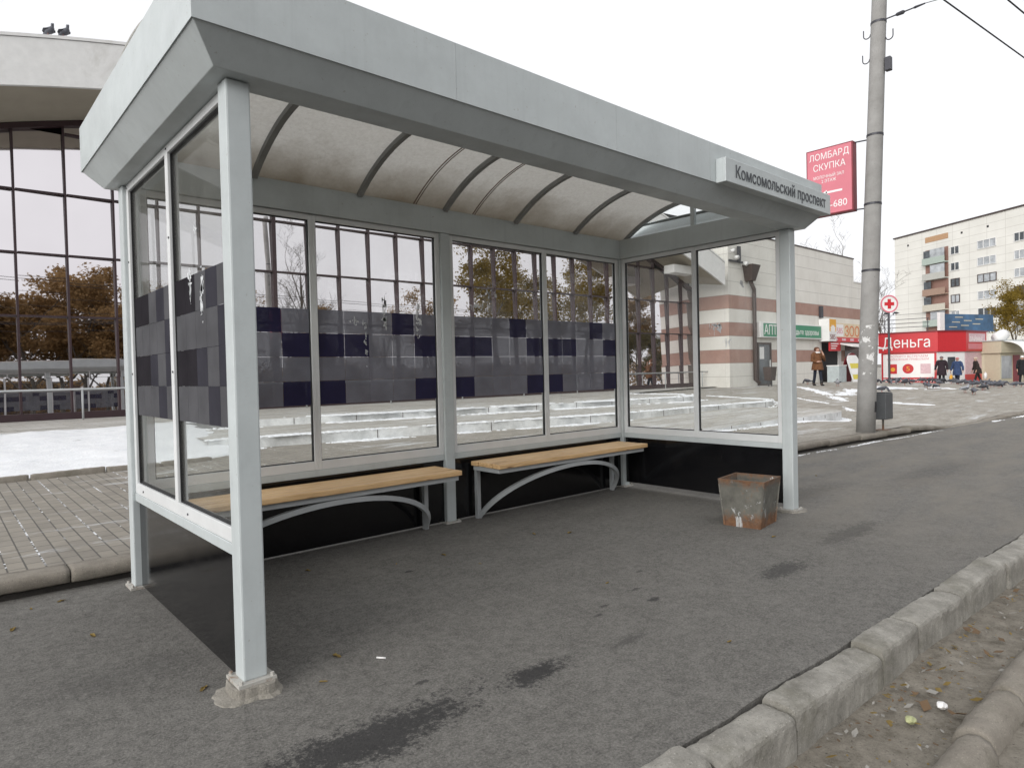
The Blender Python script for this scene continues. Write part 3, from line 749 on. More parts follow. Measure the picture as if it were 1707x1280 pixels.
# ------------------------------------------------------------------ rusty litter bin in the shelter
t = thing('litter_bin', 'rusty square tapered metal litter bin standing at the right front shelter post', 'litter bin', (4.19, .056, 0), R(8))
def frust(z, g=0): 
    k = z/.385; hx = .172+.012*k-g; hy = .146+.040*k-g; return [(-hx,-hy,z),(hx,-hy,z),(hx,hy,z),(-hx,hy,z)]
def dent(r): return r
b = MB(); zs = [0, .05, .1, .15, .2, .25, .3, .345]
def frr(z, g=0, n=6):
    c = frust(z, g); o = []
    for i in range(4):
        p = Vector(c[i]); q = Vector(c[(i+1) % 4])
        for k in range(n):
            u = p.lerp(q, k/n); d = .007*noise.noise(Vector((u.x*9, u.y*9, u.z*7)))*(1 if k else .3); nn = (q-p).cross(Vector((0,0,1))).normalized(); o.append(u+nn*d)
    return o
rings = [frr(z) for z in zs]+[frr(.345, .004)]+[frr(z, .004) for z in zs[::-1][1:-1]]+[frr(.012, .004)]
b.rings(rings)
b.build('bin_body', RUST, t)
b = MB(); o = frust(.345, -.006); hi = frust(.387, -.008); oi = frust(.345, .006); hii = frust(.387, .006)
for i in range(4):
    j = (i+1) % 4; b.hexa([o[i], o[j], oi[j], oi[i]], [hi[i], hi[j], hii[j], hii[i]])
b.build('rim', RUST, t)
for a in range(4):
    p = Vector(frust(.004, -.002)[a]); q = Vector(frust(.344, -.002)[a]); MB().bar(p, q, .014, .014).build('corner_seam', RUST, t)
t2 = thing('crumpled_wrapper', 'crumpled rubbish lying inside the rusty square bin', 'rubbish', (4.2, .09, .012))
me = bmesh.new(); bmesh.ops.create_icosphere(me, subdivisions=2, radius=.1)
for v in me.verts: v.co = Vector((v.co.x, v.co.y, max(0, v.co.z+.1)))*(1+.35*noise.noise(v.co*25))
mm = bpy.data.meshes.new('paper'); me.to_mesh(mm); me.free(); mm.materials.append(mat('dirty paper', (.25, .24, .22), .8)); link('paper', mm, t2)

# ------------------------------------------------------------------ pole, its sign and bin
pz = plaza_z(11.2, 1.78)
PB = Vector((11.2, 1.74, pz-.03)); PT = Vector((11.17, 1.33, 9.6))
def pol(z, dx=0, dy=0): 
    k = (z-PB.z)/(PT.z-PB.z); return PB.lerp(PT, k)+Vector((dx, dy, 0))
def polr(z): return .152-.05*(z-PB.z)/9.5
PO = thing('utility_pole', 'tall grey concrete utility pole with torn paper scraps beside the rear kerb', 'utility pole', PB)
loc = lambda p: Vector(p)-PB
MB().tube([loc(pol(PB.z+9.6*i/12)) for i in range(13)], [polr(PB.z+9.6*i/12) for i in range(13)], 24).build('shaft', POLEM, PO, smooth=True)
b = MB(); c = pol(.56); 
MB().box(-.035+loc(c).x-.0, loc(c).x+.03, loc(c).y-polr(.56)-.004, loc(c).y-polr(.56)+.03, .42-PB.z+.06, .60-PB.z+.06).build('hatch_hole', DARKIN, PO)
def clamp(z): 
    p = loc(pol(z)); MB().tube([p+Vector((0,0,-.018)), p+Vector((0,0,.018))], polr(z)+.006, 24).build('clamp', BRACKET, PO)
for z in (7.62, 7.02, 5.17, 4.02, 2.9): clamp(z)
for z, sx in ((6.86, -1), (6.45, -1), (6.72, 1)):
    p = loc(pol(z)); d = Vector((.15, .9*-sx, 0)).normalized()*(-1 if 0 else 1); d = Vector((0, -sx, 0)); r0 = polr(z)
    pts = [p+d*(r0-.01)+Vector((0,0,.02))]+[p+d*(r0+.06-.055*math.cos(a*math.pi/8))+Vector((0,0,-.055*math.sin(a*math.pi/8)+.02)) for a in range(9)]+[p+d*(r0+.115)+Vector((0,0,.12))]
    MB().tube(pts, .009, 6).build('hook', BRACKET, PO)
p = loc(pol(6.3)); b = MB().box(p.x-.05, p.x+.05, p.y-polr(6.3)-.10, p.y-polr(6.3)-.01, p.z-.12, p.z+.1); b.build('cable_box', BRACKET, PO, bevel=.006)
p = loc(pol(7.75)); q = p+Vector((.15, -.42, -.36)); MB().tube([p+Vector((0,-.1,0)), q], .028, 8).build('bracket_arm', BRACKET, PO)
for a, c in ((q, q+Vector((.12, -.42, .12))), (loc(pol(7.05))+Vector((.02, -.1, 0)), loc(pol(7.05))+Vector((.25, -.62, .12)))):
    a = Vector(a); c = Vector(c); d = c-a
    MB().tube([a, a+d*.25, a+d*.3, a+d*.45, a+d*.5, a+d*.7, a+d*.75, c], [.012, .012, .03, .035, .012, .012, .022, .012], 8).build('insulator', BRACKET, PO)
# pawnshop sign
LS = FR((11.02, 2.62), (0, -1)); 
SG = thing('hanging_sign', 'pinkish red double-sided box sign with white lettering bracketed to the concrete pole', 'sign', (11.1, 2.25, 3.95))
SO = Vector((11.1, 2.25, 3.95)); LSL = FR((11.02-SO.x, 2.62-SO.y), (0, -1)); 
LSL.box(MB(), 0, .80, .0, 1.19, -.17, -.002).build('sign_case', DKRED, SG, bevel=.008)
LSL.box(MB(), .022, .778, .022, 1.168, -.0015, .002).build('sign_face', PINKRED, SG)
for body, u, z, h, wd, bo in (('ЛОМБАРД', .06, .99, .16, .68, .004), ('СКУПКА', .13, .80, .16, .55, .004), ('МОЛОЧНЫЙ ЗАЛ', .13, .655, .075, .52, .0015), ('2 ЭТАЖ', .27, .575, .075, .25, .0015), ('8-912-680', .04, .115, .17, .66, .004)):
    text('lettering', body, h, WHITE2, SG, LSL.mat(u, z, .0035), wd, bo, .002)
LSL.add = None
b = MB(); LSL.box(b, .34, .62, .375, .41, .0025, .006); n_ = LSL
b.add([LSL.p(.28, .392, .003), LSL.p(.36, .435, .003), LSL.p(.36, .35, .003), LSL.p(.28, .392, .006), LSL.p(.36, .435, .006), LSL.p(.36, .35, .006)], [(0,2,1), (3,4,5), (0,1,4,3), (1,2,5,4), (2,0,3,5)])
b.build('arrow', WHITE2, SG)
for z in (1.17, .02):
    MB().tube([(0, -.36, z), Vector(pol(3.95+z))-SO+Vector((-.02, .1, 0))], .012, 6).build('bracket', BRACKET, SG)
# bin on the pavement behind the pole
t = thing('litter_bin', 'dark grey tall litter bin on a single rusty leg, right behind the concrete pole', 'litter bin', (11.72, 1.66, plaza_z(11.72, 1.7)))
MB().box(-.17, .17, -.13, .13, .2, .66).build('bin_body', mat('dark grey paint', (.075, .08, .085), .5), t, bevel=.012)
MB().box(-.155, .155, -.115, .115, .6605, .672).build('bin_top', DARKIN, t)  # near-black slab covering the top of the solid bin body
MB().tube([(.06, 0, .2), (.06, 0, 0)], .018, 8).build('leg', RUST, t); MB().box(-.05, .17, -.1, .1, 0, .008).build('foot_plate', RUST, t)

# ------------------------------------------------------------------ market hall
FA = R(-2.8); FD = (math.cos(FA), math.sin(FA)); HALL0 = Vector((1.55, 14.9, 0))
HF = FR((0, 0), FD)
HL = thing('market_hall', 'long market hall with mirrored glass front under an arched pale roof', 'building', HALL0)
ZB = .46
gtop = lambda s: 8.1-.0150*(s-8)**2
fbot = lambda s: 7.88-.0135*(s-7)**2
SP = .9268; S0 = -1.02
cols = list(range(-13, 27)); rows = [.64, 1.42, 2.78, 4.15, 5.51, 6.87, 8.3]
rndp = random.Random(5); YAW = R(2.8); TIL = math.tan(R(1.8))
for k in cols:
    s0, s1 = S0+k*SP+.006, S0+(k+1)*SP-.006
    b = MB()
    for z0, z1 in zip(rows, rows[1:]):
        t0 = min(z1-.006, gtop(s0)-.02); t1 = min(z1-.006, gtop(s1)-.02)
        if min(t0, t1) <= z0+.05: continue
        ja = YAW+rndp.gauss(0, R(.12)); jt = TIL+rndp.gauss(0, math.tan(R(.10))); hw = (s1-s0)/2; zm = (z0+z1)/2
        dd = lambda s, z: -.062 - (hw if 0 else 0) - ((s-(s0+s1)/2)*math.tan(ja)) - (z-zm)*jt
        lo = [HF.p(s0, z0, dd(s0, z0)), HF.p(s1, z0, dd(s1, z0)), HF.p(s1, z0, dd(s1, z0)-.01), HF.p(s0, z0, dd(s0, z0)-.01)]
        hi = [HF.p(s0, t0, dd(s0, t0)), HF.p(s1, t1, dd(s1, t1)), HF.p(s1, t1, dd(s1, t1)-.01), HF.p(s0, t0, dd(s0, t0)-.01)]
        b.hexa(lo, hi)
    if b.v: b.build('glazed_bay', MIRROR, HL)
for k in cols+[27]:
    s = S0+k*SP; zt = gtop(s)+.02
    if zt < 1: continue
    w = .05 if k == 6 else .021
    HF.box(MB(), s-w, s+w, .47, zt, -.09, .008).build('mullion', MULL, HL)
for z in rows[1:-1]:
    b = MB()
    for k in cols:
        s0, s1 = S0+k*SP+.03, S0+(k+1)*SP-.03
        if min(gtop(s0), gtop(s1)) > z+.05 and z != 1.42: HF.box(b, s0, s1, z-.018, z+.018, -.09, .006)
    if b.v: b.build('transom', MULL, HL)
HF.box(MB(), -13.2, 24.0, .44, .64, -.12, .05).build('base_strip', MULL, HL)
HF.box(MB(), -13.2, 24.0, .44, 8.0, -.6, -.35).build('inner_wall', DARKIN, HL)
def band(f0, f1, d0, d1, s0=-14, s1=22.4, n=80):
    rings = []
    for i in range(n+1):
        s = s0+(s1-s0)*i/n; rings.append([HF.p(s, f0(s), d1), HF.p(s, f1(s), d1), HF.p(s, f1(s), d0), HF.p(s, f0(s), d0)])
    return MB().rings(rings)
band(lambda s: fbot(s), lambda s: fbot(s)+.92, 1.92, 2.0).build('fascia', ROOFW, HL)
# soffit: from the foot of the fascia up and back to the head of the glass
rings = []
for i in range(81):
    s = -14+36.4*i/80; zf = fbot(s)+.02; zg = gtop(s)+.02
    rings.append([HF.p(s, zf, 1.919), HF.p(s, zf+.2, 1.919), HF.p(s, zg+.2, -.1), HF.p(s, zg, -.1)])
MB().rings(rings).build('soffit', SOFFIT, HL)
band(lambda s: gtop(s)-.10, lambda s: gtop(s)+.015, -.09, .06, s1=23.6).build('head_frame', MULL, HL)
band(lambda s: fbot(s)+.93, lambda s: fbot(s)+.99, -14, 2.02).build('roof', ROOFW, HL)
for s in (1.2, 20.6):
    z = gtop(s) if s < 10 else gtop(s)-.3
    HF.box(MB(), s-.9, s+.45, fbot(s+.4)-.02 if s < 10 else fbot(s)-.30, fbot(s)+.30 if s < 10 else fbot(s)+.02, 1.0, 1.5).build('soffit_beam', ROOFW, HL)
HF.box(MB(), -13.2, 24.0, .44, 5.0, -14, -13.8).build('rear_wall', PHARM, HL)
# dark end panels where the glass meets the neighbouring wall
HF.box(MB(), 22.62, 23.5, .46, 4.72, -.20, -.05).build('end_panel', mat('dim end panel', (.10, .08, .075), .3), HL)
# railing
RA = thing('railing', 'low grey tubular railing along the foot of the mirrored glass front', 'railing', HF.p(0, 0, .5)+HALL0)
o_ = HF.p(0, 0, .5); 
MB().tube([HF.p(-13, 1.17, 0), HF.p(24.3, 1.12, 0)], .024, 8).build('rail', PAINT_D, RA, smooth=True)
for k in range(-5, 10):
    s = .05+2.53*k; MB().tube([HF.p(s, .46, 0), HF.p(s, 1.165, 0)], .022, 8).build('post', PAINT_D, RA, smooth=True)

# ------------------------------------------------------------------ pharmacy block
PX, PY = 24.73, 12.2
PH = thing('shop_building', 'cream slab shop building with brown bands and a flat roof', 'building', (0, 0, 0))
MB().box(PX, 37.95, PY, PY+14, -.4, 7.14).build('wall', PHARM, PH)
MB().box(37.96, 40.3, PY+.02, PY+13, -.4, 5.86).build('wing_wall', PHARM, PH)
MB().box(PX-.03, 37.98, PY-.03, PY+14, 7.141, 7.2).build('roof_edge', BROWNM, PH)
MB().box(37.985, 40.4, PY-.01, PY+13, 5.861, 5.92).build('roof_edge', ROOFW, PH)
WF = FR((PX, PY), (1, 0))
def door(fr, u0, u1, z0, z1, parent, mf, mg):
    b = MB(); w = .09
    fr.box(b, u0, u0+w, z0, z1, 0, .05); fr.box(b, u1-w, u1, z0, z1, 0, .05); fr.box(b, u0+w, u1-w, z1-w, z1, 0, .05); fr.box(b, u0+w, u1-w, z0, z0+.1, 0, .05)
    d = b.build('door', mf, parent)
    fr.box(MB(), u0+w, u1-w, z0+.1, z1-w, .002, .02).build('door_glass', mg, d)
    m = MB(); fr.box(m, u1-.2, u1-.17, (z0+z1)/2-.25, (z0+z1)/2+.2, .051, .09); m.build('handle', ALU, d)
    m = MB(); fr.box(m, u0+w+.1, u0+w+.5, z1-.75, z1-.2, .021, .024); m.build('notice', WHITE, d)
door(WF, 2.35, 3.6, .38, 2.38, PH, BROWNM, PANE_D)
WF.box(MB(), 9.0, 10.9, .2, 2.45, -.0, .012).build('doorway', DARKIN, PH)
WF.box(MB(), 11.9, 14.2, .9, 2.45, 0, .012).build('shop_window', mat('dark plum glazing', (.03, .012, .018), .2), PH)
WF.box(MB(), 10.95, 11.3, .2, 2.45, 0, .05).build('door_jamb', WHITE, PH)
# downpipe
b = MB(); 
DP = MB().tube([WF.p(1.55, 5.05, .2), WF.p(1.55, 4.98, .2), WF.p(1.95, 4.72, .12), WF.p(1.95, 4.5, .12), WF.p(1.95, .7, .12), WF.p(2.05, .55, .3)], .09, 10).build('downpipe', BROWNM, PH, smooth=True)
def taper(fr, u, z0, z1, w0, w1, d0, d1):
    return MB().hexa([fr.p(u-w0, z0, d1*.7), fr.p(u+w0, z0, d1*.7), fr.p(u+w0, z0, d0), fr.p(u-w0, z0, d0)], [fr.p(u-w1, z1, d1), fr.p(u+w1, z1, d1), fr.p(u+w1, z1, d0), fr.p(u-w1, z1, d0)])
taper(WF, 1.5, 5.05, 5.75, .16, .36, .02, .5).build('rain_hopper', BROWNM, DP)
t = thing('wall_lamp', 'small floodlights on a bracket at the upper left corner of the cream building', 'lamp', (PX+.3, PY-.1, 5.9))
for dx, dz in ((-.3, .35), (0, .1), (.75, -.1)):
    MB().tube([(dx, -.05, dz), (dx-.05, -.22, dz-.05)], [.06, .10], 10).build('lamp_head', WHITE, t, smooth=True)
MB().box(-.35, .8, 0, .05, -.1, -.02).build('bracket', BRACKET, t); MB().box(.3, .5, -.06, .02, -.05, .6).build('junction_box', BRACKET, t)
t = thing('litter_bin', 'dark metal litter bin on legs against the cream wall beside the pharmacy door', 'litter bin', (PX+1.75, PY-.9, plaza_z(PX+1.7, PY-.9)))
MB().hexa([(-.2,-.15,.25),(.2,-.15,.25),(.2,.15,.25),(-.2,.15,.25)], [(-.26,-.2,.85),(.26,-.2,.85),(.26,.2,.85),(-.26,.2,.85)]).build('bin_body', BROWNM, t, bevel=.02)
for x in (-.14, .14): MB().box(x-.02, x+.02, -.02, .02, 0, .25).build('leg', BRACKET, t)
# signs on the wall
t = thing('pharmacy_sign', 'long green pharmacy sign with white lettering on the cream wall', 'sign', WF.p(2.3, 2.6, 0)); o_ = WF.p(2.3, 2.6, 0)
WL = FR((0, 0), (1, 0))
WL.box(MB(), 0, 6.25, 0, .70, .02, .2).build('sign_case', WHITE, t, bevel=.01); WL.box(MB(), .28, 6.2, .05, .65, .201, .205).build('sign_face', GREEN, t)
text('lettering', 'АПТЕКА', .62, WHITE2, t, WL.mat(.35, .14, .206), 2.3, .012, .004); text('lettering', 'Будьте здоровы', .36, WHITE2, t, WL.mat(3.0, .2, .206), 2.9, .006, .004)
t = thing('shop_sign', 'orange and red shop sign board reading 585 and ЗОО above the dark doorway', 'sign', WF.p(8.65, 2.62, 0))
WL.box(MB(), 0, .85, -.12, 1.02, .02, .55).build('side_panel', WHITE, t); WL.box(MB(), .03, .82, .38, 1.0, .551, .555).build('yellow_panel', YEL, t)
b = MB(); P = []
for i in range(16):
    a = i*math.pi/8; r = .33 if i % 2 else .24; P.append((.43+math.cos(a)*r, .5+math.sin(a)*r*.7))
b.add([WL.p(u, z, .5556) for u, z in P]+[WL.p(u, z, .5586) for u, z in P], [tuple(range(16)), tuple(range(16, 32))[::-1]]+[(i, (i+1) % 16, 16+(i+1) % 16, 16+i) for i in range(16)]).build('splash', WHITE2, t)
text('lettering', '585', .36, DKRED, t, WL.mat(.1, -.02, .5556), .62, .004, .003)
WL.box(MB(), .9, 6.3, .0, .86, .02, .3).build('board', mat('cream sign board', (.66, .55, .38), .5), t); WL.box(MB(), .9, 6.3, -.13, .12, .301, .306).build('red_strip', RED, t)
WL.box(MB(), .92, 1.45, .2, .82, .301, .304).build('yellow_panel', YEL, t); WL.box(MB(), 1.3, 2.35, .16, .8, .3045, .307).build('white_panel', WHITE2, t)
text('lettering', '585', .42, PINKRED, t, WL.mat(1.5, .32, .3085), .75, .004, .003); text('lettering', 'ЗОО', .78, ORANGE, t, WL.mat(2.55, .18, .308), 1.9, .012, .003)
for k in range(5):
    m = MB(); WL.box(m, 1.1+k*1.05, 1.6+k*1.05, -.06, .06, .307, .309); m.build('white_dash', PALEPINK, t)
MB().box(.05, .35, -.12, -.02, 1.1, 1.7).build('bracket', BRACKET, t)
WL.box(MB(), .25, 1.6, -.62, -.16, .4, .46).build('small_red_panel', RED, t)
for k in range(3): WL.box(MB(), .4, 1.3-.15*k, -.27-.12*k, -.22-.12*k, .461, .464).build('white_dash', WHITE2, t)
MB().hexa([(1.5,-1.1,-.42),(6.2,-1.1,-.55),(6.2,-.02,-.2),(1.5,-.02,-.16)], [(1.5,-1.1,-.38),(6.2,-1.1,-.51),(6.2,-.02,-.15),(1.5,-.02,-.11)]).build('awning', WHITE, t)
t = thing('sandwich_board', 'white arched pavement board with yellow notices outside the dark doorway', 'sign', (35.0, 11.2, plaza_z(35., 11.2)), R(-8))
def arched(y, dy, w, z0, z1, mm, name, par, tilt=0):
    P = [(-w, z0), (w, z0), (w*1.12, z1)]+[(w*1.12*math.cos(a), z1+w*1.0*math.sin(a)) for a in [math.pi*i/10 for i in range(1, 10)]]+[(-w*1.12, z1)]
    n = len(P); return MB().add([(u, y+z*tilt, z) for u, z in P]+[(u, y+dy+z*tilt, z) for u, z in P], [tuple(range(n)), tuple(range(n, 2*n))[::-1]]+[(i, (i+1) % n, n+(i+1) % n, n+i) for i in range(n)]).build(name, mm, par)
arched(-.35, .03, .5, .02, 1.02, WHITE, 'front_leaf', t, .25); arched(.35, .03, .5, .02, 1.02, DKRED, 'rear_leaf', t, -.25)
for z0, z1, mm in ((.72, .98, YEL2), (.46, .66, WHITE2), (.16, .4, YEL2)):
    MB().hexa([(-.40,-.354+z0*.25,z0),(.40,-.354+z0*.25,z0),(.40,-.351+z0*.25,z0),(-.40,-.351+z0*.25,z0)], [(-.40,-.354+z1*.25,z1),(.40,-.354+z1*.25,z1),(.40,-.351+z1*.25,z1),(-.40,-.351+z1*.25,z1)]).build('notice', mm, t)
t = thing('shop_crate', 'pale grey box standing on the ground left of the dark doorway', 'box', (33.85, 11.5, plaza_z(33.9, 11.5)))
MB().box(-.45, .45, -.3, .3, 0, .82).build('box_body', mat('pale grey box', (.42, .47, .48), .6), t, bevel=.02); MB().box(-.47, .47, -.32, .32, .8205, .87).build('box_lid', WHITE, t)
# round medical sign out on the building edge
t = thing('medical_sign', 'round white sign with a red cross projecting beyond the concrete pole', 'sign', (31.86, 8.33, 4.0))
RC = FR((0, 0), (.75, -.66)); b = MB(); n = 28
P = [(math.cos(i*2*math.pi/n)*.40, math.sin(i*2*math.pi/n)*.40) for i in range(n)]
b.add([RC.p(u, z, 0) for u, z in P]+[RC.p(u, z, -.12) for u, z in P], [tuple(range(n)), tuple(range(n, 2*n))[::-1]]+[(i, (i+1) % n, n+(i+1) % n, n+i) for i in range(n)]).build('disc', WHITE, t)
MB().rings([[RC.p(math.cos(i*2*math.pi/n)*q, math.sin(i*2*math.pi/n)*q, d) for q, d in ((.40, .001), (.40, .02), (.34, .02), (.34, .001))] for i in range(n+1)], cap=False).build('rim', PINKRED, t)
b = MB(); RC.box(b, -.22, .22, -.075, .075, .001, .01); RC.box(b, -.075, .075, .0755, .22, .001, .01); RC.box(b, -.075, .075, -.22, -.0755, .001, .01); b.build('red_cross', RED, t)
MB().tube([RC.p(0, -.36, -.06), RC.p(0, -4.1, -.06)], .05, 8).build('sign_post', BRACKET, t)

# ------------------------------------------------------------------ red kiosk
K = [(45.6, 13.5), (46.05, 10.45), (48.0, 9.5), (51.2, 9.2), (51.6, 14.0)]
KO = Vector((47.8, 11.2, -.12)); KP = [(x-KO.x, y-KO.y) for x, y in K]
t = thing('loan_kiosk', 'red and white money lending kiosk with a wide red sign band', 'kiosk', KO)
MB().extr(KP, -.2, 2.05).build('wall', WHITE, t)
def inset(P, d):
    n = len(P); out = []
    A = sum(P[i][0]*P[(i+1) % n][1]-P[(i+1) % n][0]*P[i][1] for i in range(n)); sg = 1 if A > 0 else -1
    for i in range(n):
        a, b, c = Vector(P[i-1]), Vector(P[i]), Vector(P[(i+1) % n]); e1 = (b-a).normalized(); e2 = (c-b).normalized()
        n1 = Vector((e1.y, -e1.x))*sg; n2 = Vector((e2.y, -e2.x))*sg; m = (n1+n2).normalized(); out.append(tuple(b+m*d/max(.3, m.dot(n1))))
    return out
MB().extr(inset(KP, .12), 2.06, 3.32).build('sign_band', RED, t)
MB().extr(inset(KP, .20), 3.325, 3.38).build('roof', DKRED, t)
F1 = FR(KP[0], Vector(KP[1])-Vector(KP[0])); l1 = (Vector(KP[1])-Vector(KP[0])).length
F2 = FR(KP[1], Vector(KP[2])-Vector(KP[1])); l2 = (Vector(KP[2])-Vector(KP[1])).length
F3 = FR(KP[2], Vector(KP[3])-Vector(KP[2])); l3 = (Vector(KP[3])-Vector(KP[2])).length
F1.box(MB(), .02, l1-.02, .1, 2.03, .002, .03).build('poster_panel', RED, t); 
b = MB(); F1.box(b, .12, l1-.14, .48, 1.97, .031, .04); b.build('white_panel', WHITE2, t, bevel=.08)
text('lettering', 'Деньга', .95, WHITE2, t, F1.mat(.12, 2.38, .14), 2.62, .012, .01)
text('lettering', '8 800 700 08 08', .25, WHITE2, t, F1.mat(1.05, .2, .033), 1.9, .006, .004)
text('lettering', 'ПАСПОРТУ ВСТРЕЧАЕМ', .19, PINKRED, t, F1.mat(.4, 1.76, .043), 2.2, 0, .004); text('lettering', 'С ДЕНЕЖНЫМ ПРИВОЛЬЕМ', .17, PINKRED, t, F1.mat(.35, 1.58, .043), 2.3, 0, .004)
b = MB(); F1.box(b, .45, .90, .72, 1.34, .0415, .05); b.build('red_booklet', RED, t); 
def disc(fr, u, z, r, d0, d1, n=20):
    P = [(u+math.cos(i*2*math.pi/n)*r, z+math.sin(i*2*math.pi/n)*r) for i in range(n)]
    return MB().add([fr.p(a, c, d1) for a, c in P]+[fr.p(a, c, d0) for a, c in P], [tuple(range(n)), tuple(range(n, 2*n))[::-1]]+[(i, (i+1) % n, n+(i+1) % n, n+i) for i in range(n)])
disc(F1, .675, 1.0, .13, .0505, .056).build('gold_emblem', YEL, t); disc(F1, 1.52, 1.04, .31, .0415, .05).build('red_disc', RED, t)
text('lettering', '5', .42, YEL, t, F1.mat(1.42, .90, .0515), .2, .01, .004)
b = MB(); F1.box(b, 2.2, 2.75, .72, 1.34, .0415, .046); b.build('picture', PALEPINK, t)
for u0, u1, z in ((.12, .75, .37), (.12, .9, .27)): F1.box(MB(), u0, u1, z-.03, z+.03, .031, .035).build('white_dash', WHITE2, t)
F2.box(MB(), .15, 1.05+.9, 0, 1.95, .002, .03).build('door', WHITE, t)
F2.box(MB(), .8, 1.4, .95, 1.72, .0305, .04).build('door_window', PANE_D, t)
F3.box(MB(), .1, l3-.1, .05, .6, .002, .03).build('red_skirt', RED, t); F3.box(MB(), .1, l3-.1, .601, 2.0, .002, .03).build('poster', PALEPINK, t)
F3.box(MB(), .4, l3-.15, 2.95-.3, 3.2, .125, .14).build('banner', PALEPINK, t); F3.box(MB(), .3, l3-.1, 2.2, 2.55, .125, .14).build('banner', PINKRED, t)
text('lettering', 'ЗАЙМЫ', .36, WHITE2, t, F3.mat(.5, 2.72, .142), 2.0, .006, .004)
t = thing('roof_railing', 'thin dark railing along the flat roof edge of the red kiosk', 'railing', (45.7, 12.2, 3.26))
for z in (.3, .56, .82): MB().tube([(-.25, 3.4, z), (.9, -1.2, z+.03)], .02, 6).build('rail', BRACKET, t)
for k in (0, .48, .98): MB().tube([(-.25+1.15*k, 3.4-4.6*k, 0), (-.25+1.15*k, 3.4-4.6*k, .85)], .025, 6).build('post', BRACKET, t)
t = thing('billboard', 'weathered blue billboard panel above the red kiosk roof', 'billboard', (52.2, 10.3, 0))
F4 = FR((-2.3, .9), (4.8, -1.65)); F4.box(MB(), 0, 5.1, 3.36, 4.5, 0, .12).build('panel', BLUEB, t); F4.box(MB(), -.5, -.05, 3.36, 4.6, 0, .2).build('white_end', WHITE, t)
for u in (.6, 4.4): MB().tube([F4.p(u, 0-.15, -.1), F4.p(u, 4.3, -.1)], .06, 8).build('support', BRACKET, t)
b = MB()
for k in range(7): F4.box(b, .5+.1*k+(k % 3)*1.1, 1.3+.1*k+(k % 3)*1.1, 3.6+.11*k, 3.66+.11*k, .121, .125)
b.build('faded_print', BEIGE, t)
# beige kiosk
t = thing('beige_kiosk', 'small beige kiosk with a rounded white awning right of the red kiosk', 'kiosk', (52, 8.2, -.2))
KP2 = [(-1.3, .85), (-1.8, -.1), (1.6, -.75), (2.0, 2.6), (-.9, 2.8)]
MB().extr(KP2, -.1, 1.98).build('wall', BEIGE, t, bevel=.02); MB().extr(inset(KP2, .14), 1.985, 2.75).build('fascia', BEIGE, t); MB().extr(inset(KP2, .2), 2.755, 2.82).build('roof', PAINT, t)
G1 = FR(KP2[1], Vector(KP2[2])-Vector(KP2[1]))
G1.box(MB(), .15, 1.5, .35, 1.8, .002, .03).build('window', PANE_L, t); G1.box(MB(), 1.7, 2.6, 0, 1.85, .002, .03).build('door', DKRED, t)
rings = [[G1.p(.1, 2.0+.75*math.cos(a), .15+1.1*math.sin(a)), G1.p(3.0, 2.0+.75*math.cos(a), .15+1.1*math.sin(a)), G1.p(3.0, 1.97+.72*math.cos(a), .14+1.06*math.sin(a)), G1.p(.1, 1.97+.72*math.cos(a), .14+1.06*math.sin(a))] for a in [math.pi/2*i/8 for i in range(9)]]
MB().rings(rings).build('awning', WHITE, t, smooth=True)
b = MB(); b.tube([(-.3, .4, 2.8), (-.3, .35, 2.95), (.4, .2, 3.2), (.9, .1, 3.05)], [.15, .4, .38, .12], 10); b.build('roof_bundle', WHITE, t, smooth=True)

# ------------------------------------------------------------------ apartment block
AO = Vector((142.48, 44.68, -1.0)); ad = Vector((132.89-142.48, 27.77-44.68)).normalized()
AB = thing('apartment_block', 'pale nine storey panel apartment block with stacked brown balconies', 'building', AO)
AF = FR((0, 0), ad); H = 26.6
AF.box(MB(), 0, 60, -.5, H, -13, 0).build('wall', APT, AB); AF.box(MB(), -.2, 60.2, H+.005, H+.25, -13.2, .2).build('roof_edge', BROWNM, AB)
FLH = 2.85
def wnd(u0, u1, z0, z1, pane):
    b = MB(); w = .1
    AF.box(b, u0, u1, z0, z0+w, .005, .12); AF.box(b, u0, u1, z1-w, z1, .005, .12); AF.box(b, u0, u0+w, z0+w, z1-w, .005, .12); AF.box(b, u1-w, u1, z0+w, z1-w, .005, .12)
    n = 2 if u1-u0 < 2.2 else 3
    for k in range(1, n): AF.box(b, u0+(u1-u0)*k/n-.05, u0+(u1-u0)*k/n+.05, z0+w, z1-w, .005, .11)
    f = b.build('window', random.choice((WFRAME, WFRAME, WFRAME, BROWNM)), AB); AF.box(MB(), u0+w, u1-w, z0+w, z1-w, .006, .05).build('pane', pane, f)
BALC = [mat('pale green balcony front', (.36, .42, .38), .7), mat('grey balcony front', (.42, .42, .39), .7), mat('brown balcony front', (.31, .21, .16), .7), mat('cream balcony front', (.5, .47, .4), .7)]
